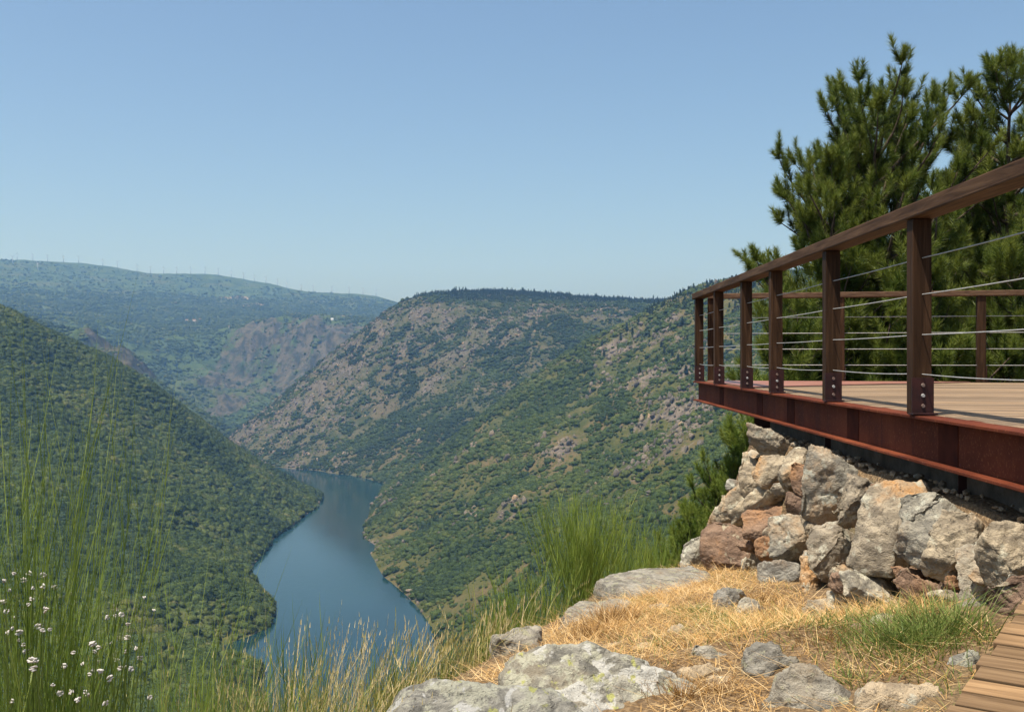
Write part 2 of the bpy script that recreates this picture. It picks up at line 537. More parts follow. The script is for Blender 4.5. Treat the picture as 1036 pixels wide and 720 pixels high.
F_pts = [W(*p) for p in [
    (-400, 262, 9500), (-200, 266, 9500), (-40, 268, 9500), (0, 267.5, 9500), (25, 265, 9500), (45, 266, 9500), (80, 269, 9500), (104, 271, 9500), (130, 275, 9500), (160, 278, 9500), (207, 279, 9500), (235, 282, 9500), (260, 287, 9500), (285, 292.5, 9500), (310, 297, 9500), (335, 298, 9500), (360, 299, 9500), (380, 301, 9500), (402, 307, 9500), (450, 322, 9500), (520, 334, 9500),
    (0, 278, 8100), (80, 290, 7800), (140, 306, 7300), (190, 318, 6800), (250, 303, 8500), (320, 309, 8200), (380, 317, 7900), (150, 290, 8600), (60, 275, 8800),
    (150, 331, 6100), (200, 326, 6300), (250, 331, 6000), (300, 332, 6100), (350, 333, 6200), (395, 330, 6500), (450, 335, 6600),
    (215, 342, 5600), (250, 340, 5550), (300, 339, 5500), (345, 341, 5500), (400, 345, 5500),
    (235, 385, 5280), (290, 388, 5200), (335, 384, 5150), (400, 390, 5200), (200, 402, 4900), (240, 424, 4720), (265, 412, 4750), (300, 420, 4800),
    (0, 303, 6500), (60, 322, 5600), (110, 350, 5100), (150, 378, 5000), (-200, 300, 6500),
    (-100, 290, 4000), (-20, 308, 3950), (40, 326, 3900), (81, 342, 3850), (120, 367, 3800), (165, 399, 3750), (205, 428, 3700)]]
F_pts += [at(*p) for p in [(120, 4500, -90), (60, 4600, -20), (170, 4350, -200), (0, 4700, 60), (230, 4500, -300), (250, 4100, -310), (300, 4400, -300), (0, 3300, -150), (100, 3250, -250), (-200, 3300, 50), (200, 3400, -330),
                           (0, 11000, 500), (200, 11000, 450), (400, 11000, 300), (-300, 11000, 500)]]

tL, tR, tF = TPS(L_pts), TPS(R_pts), TPS(F_pts, 0.003)

# places where bare rock comes through: px, py, d, radius
ROCKS_R = [(262, 428, 3420, 130), (330, 370, 3480, 130), (385, 345, 3520, 110), (355, 405, 3220, 120), (275, 425, 3400, 160), (310, 400, 3300, 200), (450, 335, 3400, 110), (510, 350, 3200, 110), (400, 360, 3300, 100), (560, 310, 3500, 110), (470, 365, 3150, 90), (675, 455, 1420, 90), (695, 405, 1600, 110), (300, 415, 3350, 190), (330, 395, 3350, 150), (285, 435, 3330, 130), (360, 380, 3350, 120), (420, 330, 3450, 90), (480, 345, 3300, 80), (540, 330, 3350, 110), (610, 320, 3300, 90), (440, 375, 3050, 60),
           (690, 440, 1440, 75), (700, 420, 1480, 90), (680, 470, 1380, 60), (480, 470, 1950, 50), (395, 515, 2200, 38), (388, 530, 2000, 30), (620, 360, 2150, 60), (660, 345, 2100, 70), (655, 385, 1850, 70), (690, 370, 1850, 90), (600, 400, 2000, 40), (560, 470, 1720, 45), (470, 540, 1600, 35), (440, 500, 1900, 40), (520, 530, 1500, 35), (620, 300, 3600, 50), (300, 470, 2960, 40), (345, 474, 2870, 40)]
ROCKS_L = [(10, 343, 1850, 40), (180, 545, 1550, 20), (150, 690, 960, 25), (265, 500, 2040, 30), (130, 620, 1080, 25), (20, 380, 1730, 30), (240, 600, 1400, 18)]
ROCKS_F = [(300, 362, 5330, 330), (260, 365, 5400, 260), (330, 362, 5300, 300), (215, 390, 5100, 150), (130, 373, 3800, 130), (100, 356, 3830, 90), (235, 410, 4800, 160)]
FIELDS_F = [(305, 318, 7300, 130), (240, 308, 8300, 170), (255, 315, 7700, 120), (345, 335, 5900, 70), (310, 332, 6150, 60), (330, 333, 6200, 60), (195, 326, 6250, 70), (280, 331, 6150, 50), (235, 331, 6100, 40)]


def bumps(x, y, lst):
    r = np.zeros_like(x)
    for px, py, d, rad in lst:
        c = W(px, py, d)
        r = np.maximum(r, np.exp(-(((x - c[0]) ** 2 + ((y - c[1]) * 0.6) ** 2) / rad ** 2)))
    return r


def height(kind, x, y, detail=True):
    x, y = np.ravel(x).astype(float), np.ravel(y).astype(float)
    t, rocks = {'L': (tL, ROCKS_L), 'R': (tR, ROCKS_R), 'F': (tF, ROCKS_F)}[kind]
    z = t(x, y)
    if not detail:
        return z, None
    z0 = z
    rk = bumps(x, y, rocks)
    z2 = np.zeros_like(x)
    if kind == 'F':
        p = np.c_[x, y, z2]
        amp = sstep(-330, -200, z)
        z = z + amp * (fbm(p / 900, 4, ridged=True) * 26 + fbm(p / 160, 4) * 10)
        z = z + rk * fbm(np.c_[x / 150, y / 420, z2], 5, 0.6, True) * 62
        rk = np.clip(rk * .95 * (1 + 1.3 * fbm(np.c_[x / 60, y / 200, z / 160], 4, .6)) + 0.5 * fbm(p / 150, 4) - 0.2, 0, 1)
    else:
        p = np.c_[x, y, z2 + (5 if kind == 'L' else 0)]
        dist = np.hypot(x, y)
        near = sstep(60, 500, dist)
        amp = sstep(-318, -255, z) * near
        flow = np.c_[x / 420 + y / 1500, y / (190 if kind == 'R' else 300) + x / 900, z2 + 3]
        z = z + amp * (fbm(flow, 4, 0.5, True) * (18 if kind == 'R' else 19) - 5 + fbm(p / 60, 4) * 5)
        z = z + near * fbm(p / 14, 3) * 1.2
        z = z + near * rk * (fbm(np.c_[x / 45, y / 70, z0 / 40], 5, 0.6, True) * 15 + 4)
        rk = np.clip(rk * 0.55 * (1 + 1.6 * fbm(np.c_[x / 50, y / 50, z / 25] + 9, 4, .65)) + 0.9 * fbm(p / 55 + 3, 5, 0.7) - (0.06 if kind == 'R' else 0.22), 0, 1)
        # a band of bare bank along the water line
        rk = np.maximum(rk, (1 - sstep(-299.5, -294, z)) * np.clip(fbm(p / 35, 3) * 1.6 + 0.28, 0, 1))
    return z, rk


def polar(name, kind, px0, px1, nu, d0, d1, nv, mat, zmin):
    u = (np.linspace(px0, px1, nu) - CX) / F
    d = d0 * (d1 / d0) ** np.linspace(0, 1, nv)
    U, D = np.meshgrid(u, d)
    x, y = (U * D).ravel(), D.ravel()
    z, rk = height(kind, x, y)
    idx = np.arange(nu * nv).reshape(nv, nu)
    q = np.stack([idx[:-1, :-1], idx[:-1, 1:], idx[1:, 1:], idx[1:, :-1]], -1).reshape(-1, 4)
    q = q[(z[q] > zmin).any(1)]
    used = np.zeros(len(z), bool); used[q] = True
    mp = np.cumsum(used) - 1
    fl = bumps(x, y, FIELDS_F) if kind == 'F' else np.zeros_like(x)
    if kind == 'F':
        fl = np.clip(fl * 1.4 + 0.9 * fbm(np.c_[x / 120, y / 260, x * 0], 4) - 0.35, 0, 1)
    me = new_mesh(name, np.c_[x, y, z][used], mp[q], True, {'rock': rk[used], 'field': fl[used]})
    return struct(link(name, me, mat))


left_hill = polar('left_hillside', 'L', -420, 350, 420, 520, 3300, 460, M['hill_left'], -325)
right_hill = polar('right_hillside', 'R', -500, 1400, 760, 22, 4600, 620, M['hill_right'], -325)
far_hill = polar('far_hills', 'F', -420, 560, 560, 3200, 11000, 420, M['hill_far'], -325)
river_me = new_mesh('river', [(-3000, 200, WATER), (1500, 200, WATER), (1500, 5200, WATER), (-3000, 5200, WATER)], np.array([[0, 1, 2, 3]]))
struct(link('river', river_me, M['water']))


# ---------------------------------------------------------------- vegetation far away
PROTO = {}


def proto_collection(key, shapes, mat):
    c = bpy.data.collections.new(key)
    for i, (V, Fc) in enumerate(shapes):
        me = new_mesh(f'{key}_{i}', V, Fc, True)
        me.materials.append(mat)
        c.objects.link(bpy.data.objects.new(f'{key}_{i}', me))
    PROTO[key] = c


def ico(sub):
    bm = bmesh.new()
    bmesh.ops.create_icosphere(bm, subdivisions=sub, radius=1)
    V = np.array([v.co[:] for v in bm.verts])
    Fc = np.array([[v.index for v in f.verts] for f in bm.faces])
    bm.free()
    return V, Fc


def crown_shape(seed):
    V, Fc = ico(3)
    s = 1 + 0.42 * fbm(V * 1.5 + seed * 9.1, 3) + 0.30 * fbm(V * 4.2 + seed * 5.7, 2)
    V = V * s[:, None]
    V[:, 2] = np.where(V[:, 2] < -0.25, -0.25 + (V[:, 2] + 0.25) * 0.8, V[:, 2])
    V[:, 2] = V[:, 2] * 0.85 + 0.35
    return leafy(V * 0.95, Fc, 420, 0.15, seed)


def leafy(V, Fc, n, size, seed):
    """sprays of leaves (small faces) standing out of the crown all over"""
    r = np.random.default_rng(seed + 50)
    f = Fc[r.integers(0, len(Fc), n)]
    b = r.dirichlet((1, 1, 1), n)
    c = (V[f] * b[:, :, None]).sum(1)
    c = c * (1 + np.abs(r.normal(0, .10, n)))[:, None]
    e1 = r.normal(size=(n, 3)); e1 /= np.linalg.norm(e1, axis=1)[:, None]
    e2 = np.cross(e1, r.normal(size=(n, 3))); e2 /= np.linalg.norm(e2, axis=1)[:, None]
    sz = size * r.uniform(.5, 1.2, n)[:, None]
    T = np.stack([c - e1 * sz * .6, c + e1 * sz * .6 + e2 * sz * .2, c + e2 * sz], 1).reshape(-1, 3)
    return np.concatenate([V, T]), np.concatenate([Fc, np.arange(n * 3).reshape(-1, 3) + len(V)])


def cone_shape(seed):
    r = np.random.default_rng(seed)
    V, Fc = ico(3)
    h = (V[:, 2] + 1) / 2
    rad = np.clip(1.05 - h, 0, 1) ** 0.75 * (0.55 + 0.45 * np.sin(h * 26 + V[:, 0] * 2) * 0.35)
    a = np.arctan2(V[:, 1], V[:, 0])
    rad *= 1 + 0.45 * fbm(np.c_[np.cos(a) * 1.5, np.sin(a) * 1.5, h * 6 + seed * 3], 3)
    flat = np.clip(np.hypot(V[:, 0], V[:, 1]) * 1.6, 0, 1)
    return leafy(np.c_[np.cos(a) * rad * flat * 0.8, np.sin(a) * rad * flat * 0.8, h * 3.2 - 0.2], Fc, 220, .30, seed + 9)


proto_collection('tree_crown', [crown_shape(i) for i in range(6)], M['oak'])
proto_collection('conifer_crown', [cone_shape(i) for i in range(4)], M['conifer'])


def scatter(name, P, scl, tint, key, label, cat):
    n = len(P)
    me = bpy.data.meshes.new(name)
    me.vertices.add(n)
    me.vertices.foreach_set('co', np.asarray(P, np.float32).ravel())
    nv = len(PROTO[key].objects)
    for k, typ, a in (('scl', 'FLOAT_VECTOR', scl), ('rot', 'FLOAT_VECTOR', np.c_[RNG.normal(0, .12, n), RNG.normal(0, .12, n), RNG.uniform(0, 6.28, n)]), ('tint', 'FLOAT', tint), ('variant', 'INT', RNG.integers(0, nv, n))):
        at_ = me.attributes.new(k, typ, 'POINT')
        if typ == 'FLOAT_VECTOR':
            at_.data.foreach_set('vector', np.asarray(a, np.float32).ravel())
        else:
            at_.data.foreach_set('value', np.asarray(a, np.int32 if typ == 'INT' else np.float32))
    o = link(name, me)
    tag(o, label, cat, None, 'stuff')
    g = bpy.data.node_groups.new('scatter_' + name, 'GeometryNodeTree')
    g.interface.new_socket('Geometry', in_out='INPUT', socket_type='NodeSocketGeometry')
    g.interface.new_socket('Geometry', in_out='OUTPUT', socket_type='NodeSocketGeometry')
    N, K = g.nodes, g.links
    gi, go = N.new('NodeGroupInput'), N.new('NodeGroupOutput')
    m2p = N.new('GeometryNodeMeshToPoints')
    inst = N.new('GeometryNodeInstanceOnPoints')
    ci = N.new('GeometryNodeCollectionInfo')
    ci.inputs['Collection'].default_value = PROTO[key]
    ci.inputs['Separate Children'].default_value = True
    ci.inputs['Reset Children'].default_value = True

    def na(nm, typ):
        q = N.new('GeometryNodeInputNamedAttribute')
        q.data_type = typ
        q.inputs['Name'].default_value = nm
        return q.outputs['Attribute']
    e2r = N.new('FunctionNodeEulerToRotation')
    K.new(na('rot', 'FLOAT_VECTOR'), e2r.inputs[0])
    K.new(gi.outputs[0], m2p.inputs['Mesh'])
    K.new(m2p.outputs[0], inst.inputs['Points'])
    K.new(ci.outputs[0], inst.inputs['Instance'])
    inst.inputs['Pick Instance'].default_value = True
    K.new(na('variant', 'INT'), inst.inputs['Instance Index'])
    K.new(e2r.outputs[0], inst.inputs['Rotation'])
    K.new(na('scl', 'FLOAT_VECTOR'), inst.inputs['Scale'])
    K.new(inst.outputs[0], go.inputs[0])
    o.modifiers.new('scatter', 'NODES').node_group = g
    return o


def hill_points(kind, n, px0, px1, d0, d1):
    px = RNG.uniform(px0, px1, n)
    d = np.sqrt(RNG.uniform(d0 ** 2, d1 ** 2, n))
    x, y = (px - CX) / F * d, d
    z, rk = height(kind, x, y)
    return x, y, z, rk


def oak_cover(kind, name, n, px0, px1, d0, d1, base_r, bare, label, dens=lambda x, y, z: 1.0):
    x, y, z, rk = hill_points(kind, n, px0, px1, d0, d1)
    zz = np.zeros_like(x)
    p = np.c_[x, y, zz]
    cover = 0.5 + 1.15 * fbm(p / 130 + 11, 5, .6) + 0.8 * fbm(p / 34 + 7, 3) - bare - 0.75 * rk
    keep = (z > WATER + 1.0) & ((kind != 'R') | (np.hypot(x, y) > 620)) & (RNG.uniform(0, 1, n) < np.clip(0.25 + cover * 1.6, 0.10, 1) * dens(x, y, z))
    x, y, z, cover, p = x[keep], y[keep], z[keep], cover[keep], p[keep]
    m = len(x)
    big = np.clip(cover + 0.35, 0.25, 1.2)
    r = np.minimum(base_r * np.exp(RNG.normal(0, 0.5, m)) * (0.28 + 0.8 * big), base_r * 2.3)
    scl = np.c_[r, r, r * RNG.uniform(0.7, 1.15, m)]
    tint = np.clip(0.42 + 1.0 * fbm(p / 190 + 21, 5, .6) - (np.where(y > 2650, .2, -.06) if kind == 'R' else (-.14 if kind == 'L' else 0)) + RNG.normal(0, 0.15, m) - 0.25 * (big - 0.6), 0, 1)
    return scatter(name, np.c_[x, y, z - 0.1 * r], scl, tint, 'tree_crown', label, 'woodland')


oak_cover('L', 'left_bank_scrub', 125000, -60, 345, 620, 2450, 3.6, 0.0, 'dense dark green oak scrub covering the hillside left of the river')
tx, ty = tR, tR


def dens_r(x, y, z):
    d = np.hypot(x, y)
    return np.where(z > 165, 0.7, 1.0) * sstep(480, 700, d)


oak_cover('R', 'right_bank_scrub', 240000, 215, 800, 150, 3750, 2.9, 0.14, 'patchy green scrub and small oaks over the rocky slopes right of the river', dens_r)
oak_cover('R', 'crest_scrub', 60000, 800, 1500, 620, 2700, 3.3, 0.1, 'scrub on the slope hidden behind the pines on the right', dens_r)
oak_cover('L', 'upper_left_scrub', 50000, -340, -60, 700, 2300, 3.6, -0.15, 'oak scrub on the left hillside beyond the left edge of the photo')
oak_cover('F', 'far_hill_woods', 90000, -30, 420, 3500, 9200, 5.0, 0.12, 'hazy woodland patches on the far hills below the wind farm', lambda x, y, z: 1 - .9 * sstep(330, 520, z))


# broken outcrops and boulders through the scrub
def outcrop_shape(seed):
    V, Fc = ico(2)
    r = np.random.default_rng(seed)
    for k in range(9):
        nn = r.normal(size=3); nn /= np.linalg.norm(nn)
        d = V @ nn
        V = V - nn * np.maximum(d - r.uniform(.45, .8), 0)[:, None]
    V = V * (1 + .2 * fbm(V * 3 + seed, 2))[:, None]
    return V * np.array([1.1, .8, 1.0]) + (0, 0, .15), Fc


M['outcrop'] = clump_mat('outcrop_stone', [(0, (0.065, 0.058, 0.048)), (0.5, (0.125, 0.105, 0.082)), (0.85, (0.20, 0.155, 0.108)), (1, (0.28, 0.19, 0.115))], 0.0)
proto_collection('outcrop_block', [outcrop_shape(60 + i) for i in range(5)], M['outcrop'])
for kind, n_, rng_, rad in (('R', 120000, (215, 800, 500, 3750), 2.6), ('L', 20000, (-60, 345, 620, 2450), 2.0)):
    x, y, z, rk = hill_points(kind, n_, *rng_)
    p = np.c_[x, y, x * 0]
    k = (z > WATER + .3) & (RNG.uniform(0, 1, n_) < np.clip(rk * 1.1 - .12, 0, .75) * np.clip(.6 + fbm(p / 25, 3), .1, 1)) & (z < 165)
    x, y, z, p = x[k], y[k], z[k], p[k]
    m = len(x)
    r = np.minimum(rad * np.exp(RNG.normal(0, .5, m)), rad * 2.2)
    scatter('rock_outcrop_' + ('scree' if kind == 'R' else 'ledges'), np.c_[x, y, z], np.c_[r, r, r * RNG.uniform(.7, 1.7, m)], np.clip(.45 + .4 * fbm(p / 60, 3) + RNG.normal(0, .2, m), 0, 1), 'outcrop_block', 'broken rock outcrops scattered over the ' + ('right-hand slopes' if kind == 'R' else 'left-hand slope'), 'rock')


# conifer belts on the plateau rim and on the upper right hill
def conifers():
    x, y, z, rk = hill_points('R', 60000, 395, 860, 1750, 4300)
    px = x / y * F + CX
    py = CY - z / y * F
    n = fbm(np.c_[x / 160, y / 160, x * 0], 3)
    top = (y > 3300) & (z > 190 + 50 * n - 0.12 * np.clip(px - 560, 0, 100) * 2) & (px > 418)
    up = (y < 2700) & (z > 92 + 50 * n) & (px > 648)
    keep = (top | up) & (RNG.uniform(0, 1, len(x)) < 0.6)
    x, y, z = x[keep], y[keep], z[keep]
    m = len(x)
    r = np.where(y < 2800, 3.6, 3.9) * np.exp(RNG.normal(0, 0.25, m))
    scatter('plateau_pine_wood', np.c_[x, y, z], np.c_[r, r, r * RNG.uniform(0.5, .95, m)], RNG.uniform(0, 1, m), 'conifer_crown', 'dark pine wood along the plateau rim and the crest behind the deck', 'woodland')


conifers()

# pines that stand apart on the upper slope of the spur, each one a thing
SOLO = [(609, 343, 2230), (583, 350, 2260), (592, 346, 2250), (669, 345, 2050), (672, 352, 2000), (680, 354, 1980), (686, 360, 1950), (657, 335, 2150), (678, 327, 2150), (690, 322, 2130), (696, 340, 2050), (657, 342, 2100), (611, 354, 2180), (646, 322, 2260), (640, 333, 2200), (628, 338, 2220), (694, 372, 1850), (665, 360, 1980), (647, 370, 2000), (634, 328, 2270)]
solo_me = []
for i in range(3):
    V, Fc = cone_shape(20 + i)
    V = V * np.array([1.15, 1.15, 0.8])
    solo_me.append((new_mesh('crown', V, Fc, True, {'tint': np.full(len(V), 0.3 + 0.2 * i)}), MB()))
n = NT('lone_pine_green')
c_ = n.mix(1.0, n.ramp(n.rand(), [(0, (0.013, 0.026, 0.009)), (1, (0.028, 0.045, 0.014))]), n.ramp(n.noise(1.8, 4), [(0.3, (0.65,) * 3), (0.7, (1.3,) * 3)]), 'MULTIPLY')
n.bump(n.noise(3, 5, 0.7), 1.0, 0.4)
M['lone'] = n.leaf(c_, 0.1)
for me, _ in solo_me:
    me.materials.append(M['lone'])
trunk_me = MB().tube([(0, 0, -0.6), (0, 0, 0.5)], [0.1, 0.07], 6)
for i, (px, py, d) in enumerate(SOLO):
    # stand the tree on the slope that the line of sight meets near d
    ds = np.linspace(d - 250, d + 250, 240)
    zz, _ = height('R', (px - CX) / F * ds, ds)
    hit = np.argmax(zz > -(py + 7 - CY) / F * ds)
    x, y, z = (px - CX) / F * ds[hit], ds[hit], zz[hit]
    s = random.uniform(4.0, 6.2)
    t = thing('pine_tree', (x, y, z + 0.3 * s), 'small dark pine standing apart on the scrubby upper slope beyond the railing', 'tree', 'lone pines on the upper slope')
    t.scale = (s, s, s * random.uniform(0.85, 1.1))
    t.rotation_euler.z = random.uniform(0, 6)
    c = link('crown', solo_me[i % 3][0], None, t)
    if i == 0:
        solo_trunk = trunk_me.build('trunk', M['bark'], t)
    else:
        k = solo_trunk.copy(); COL.objects.link(k); k.parent = t

# ---------------------------------------------------------------- wind farm and houses
ORD = ['first', 'second', 'third', 'fourth', 'fifth', 'sixth', 'seventh', 'eighth', 'ninth', 'tenth', 'eleventh', 'twelfth', 'thirteenth', 'fourteenth', 'fifteenth', 'sixteenth', 'seventeenth', 'eighteenth', 'nineteenth', 'twentieth', 'twenty-first', 'twenty-second', 'twenty-third', 'twenty-fourth', 'twenty-fifth', 'twenty-sixth', 'twenty-seventh']
SKY_T = [17.4, 33.3, 48.2, 64.3, 79.6, 104, 119, 138.6, 152.4, 165.6, 178.8, 193, 207.4, 220.8, 234, 246.7, 257.3, 269, 280.7, 290.2, 304.7, 316.8, 335.9, 353.3, 367.3, 380.5]
turb = None


def turbine_proto(t):
    MB().tube([(0, 0, -4), (0, 0, 52)], [2.9, 1.8], 8).build('tower', M['white'], t, smooth=True)
    MB().bar((0, -4, 53), (0, 5, 53), 3.4, 3.4).build('nacelle', M['white'], t, bevel=0.4)
    b = MB()
    for k in range(3):
        a = k * 2.0944
        q = lambda r, w, s: (math.sin(a) * r + math.cos(a) * w, -5 - s, 53 + math.cos(a) * r - math.sin(a) * w)
        b.prism([q(0, -.9, 0), q(9, -1.4, 0), q(27, -.35, 0), q(27, .35, 0), q(9, .9, 0), q(0, .9, 0)], [q(0, -.9, .9), q(9, -1.4, .9), q(27, -.35, .5), q(27, .35, .5), q(9, .9, .9), q(0, .9, .9)])
    o = b.build('rotor', M['white'], t)
    return o


for i, px in enumerate(SKY_T + [12.7, 38.2]):
    ds = np.linspace(8800, 9900, 220) if i < len(SKY_T) else np.linspace(7600, 9300, 300)
    zz, _ = height('F', (px - CX) / F * ds, ds)
    if i < len(SKY_T):
        k = int(np.argmax(zz / ds))
        lab = f'white wind turbine on the far skyline ridge, {ORD[i]} from the left'
    else:
        py = 267 if i == len(SKY_T) else 273.5
        k = int(np.argmax(zz / ds > (CY - py) / F))
        lab = 'white wind turbine below the skyline, leftmost of all the turbines' if i == len(SKY_T) else 'white wind turbine standing on the green slope in front of the skyline'
    loc = ((px - CX) / F * ds[k], ds[k], zz[k] - 1)
    t = thing('wind_turbine', loc, lab, 'wind turbine', 'wind turbines on the far ridge')
    t.rotation_euler.z = random.uniform(-0.4, 0.4)
    t.scale = (1, 1, 1) if i < len(SKY_T) else (1.1, 1.1, 1.1)
    if turb is None:
        turbine_proto(t)
        turb = t
    else:
        for ch in turb.children:
            c = ch.copy(); COL.objects.link(c); c.parent = t
            if ch.name.startswith('rotor'):
                a = random.uniform(0, 2.1)
                # spin about the hub
                c.location = (-math.sin(a) * 53, 0, 53 - math.cos(a) * 53)
                c.rotation_euler = (0, a, 0)

HOUSES = [(189, 325, 14, 8, 'roof', 'small house with red roof, leftmost of the far hamlet'), (196.5, 325, 17, 9, 'roof', 'red-roofed farmhouse in the middle of the far hamlet'), (202.5, 324, 11, 7, 'roof', 'small red-roofed house at the right end of the far hamlet'),
          (233, 331.5, 15, 8, 'roof', 'lone red-roofed house on the plateau right of the hamlet'), (331, 332, 95, 14, 'pale_roof', 'long pale farm shed on the distant plateau above the cliffs'), (336, 324, 12, 8, 'pale_roof', 'small pale house alone on the distant green slope')]
for px, py, w, dp, rf, lab in HOUSES:
    ds = np.linspace(5600, 7600, 400)
    zz, _ = height('F', (px - CX) / F * ds, ds)
    k = int(np.argmax(zz / ds > (CY - py) / F)) or 200
    base = np.array([(px - CX) / F * ds[k], ds[k], zz[k] + 1.0])
    t = thing('farm_shed' if w > 50 else 'house', base, lab, 'shed' if w > 50 else 'house', 'houses on the far plateau')
    hh = 6.5 if w < 50 else 7
    m = MB().prism([(-w / 2, -dp / 2, -3), (w / 2, -dp / 2, -3), (w / 2, dp / 2, -3), (-w / 2, dp / 2, -3)], [(-w / 2, -dp / 2, hh), (w / 2, -dp / 2, hh), (w / 2, dp / 2, hh), (-w / 2, dp / 2, hh)])
    m.build('wall', M['house'], t)
    e = 0.8
    r = MB().prism([(-w / 2 - e, -dp / 2 - e, hh + .02), (-w / 2 - e, dp / 2 + e, hh + .02), (-w / 2 - e, 0, hh + dp * .45)], [(w / 2 + e, -dp / 2 - e, hh + .02), (w / 2 + e, dp / 2 + e, hh + .02), (w / 2 + e, 0, hh + dp * .45)])
    r.build('roof', M[rf], t)

# ---------------------------------------------------------------- the ledge we look across
EDGE = np.array([(-1.2, -3), (-.8, 2), (-.6, 3.6), (-.42, 4.4), (-.14, 5.3), (-.05, 6.1), (.25, 6.9), (.45, 7.7), (.62, 8.7), (1.2, 9.6), (1.75, 10.6), (3, 10.8), (6, 11.5), (12, 13), (16, 13), (16, -3)])


def sdist(x, y, poly):
    """distance outside the polygon (negative inside)"""
    d = np.full(len(x), 1e9)
    inside = np.zeros(len(x), bool)
    n = len(poly)
    for i in range(n):
        a, b = poly[i], poly[(i + 1) % n]
        e = b - a
        t = np.clip(((x - a[0]) * e[0] + (y - a[1]) * e[1]) / (e @ e), 0, 1)
        d = np.minimum(d, np.hypot(x - a[0] - t * e[0], y - a[1] - t * e[1]))
        c = ((a[1] > y) != (b[1] > y)) & (x < (b[0] - a[0]) * (y - a[1]) / (b[1] - a[1] + 1e-12) + a[0])
        inside ^= c
    return np.where(inside, -d, d)


def ledge_z(x, y, rough=True):
    x, y = np.ravel(x).astype(float), np.ravel(y).astype(float)
    g = np.where(y > 4.3, -.98 - .165 * (y - 4.3), -.98 - .03 * (4.3 - y))
    g = g - np.where(y < 2.5, 0.13 * (2.5 - y), 0)
    z = g - .18 * (1.75 - np.clip(x, -2, 1.75))
    z = z - .13 * np.exp(-(((x - 1.55) / .45) ** 2 + ((y - 5.7) / .9) ** 2))
    core = -.63 - (2.02 + .02 * (y - 5) + .17 - x) / .4
    cap = np.where(y < 10.2, -.70, -1.5)
    z = np.maximum(z, np.minimum(cap, core))
    s = np.maximum(sdist(x, y, EDGE), 0)
    s2 = s + 0.15 * fbm(np.c_[x * 1.5, y * 1.5, x * 0], 3) * np.clip(s * 4, 0, 1)
    z = z - 1.15 * np.maximum(s2, 0) - 0.18 * sstep(0, 0.35, s)
    if rough:
        p = np.c_[x, y, x * 0]
        z = z + 0.05 * fbm(p * 1.2, 3) + 0.018 * fbm(p * 7, 3)
    return np.maximum(z, tR(x, y) - 0.4)


nx, ny = 260, 330
gx = np.concatenate([np.linspace(-14, -2, 40), np.linspace(-1.95, 4, 150), np.linspace(4.2, 24, 70)])
gy = np.concatenate([np.linspace(-8, 1.8, 30), np.linspace(1.85, 11, 230), np.linspace(11.2, 34, 70)])
GX, GY = np.meshgrid(gx, gy)
gz = ledge_z(GX, GY)
idx = np.arange(GX.size).reshape(GX.shape)
q = np.stack([idx[:-1, :-1], idx[:-1, 1:], idx[1:, 1:], idx[1:, :-1]], -1).reshape(-1, 4)
struct(link('ground', new_mesh('ground', np.c_[GX.ravel(), GY.ravel(), gz], q, True), M['soil']))

# ---------------------------------------------------------------- rocks
_tmp = []


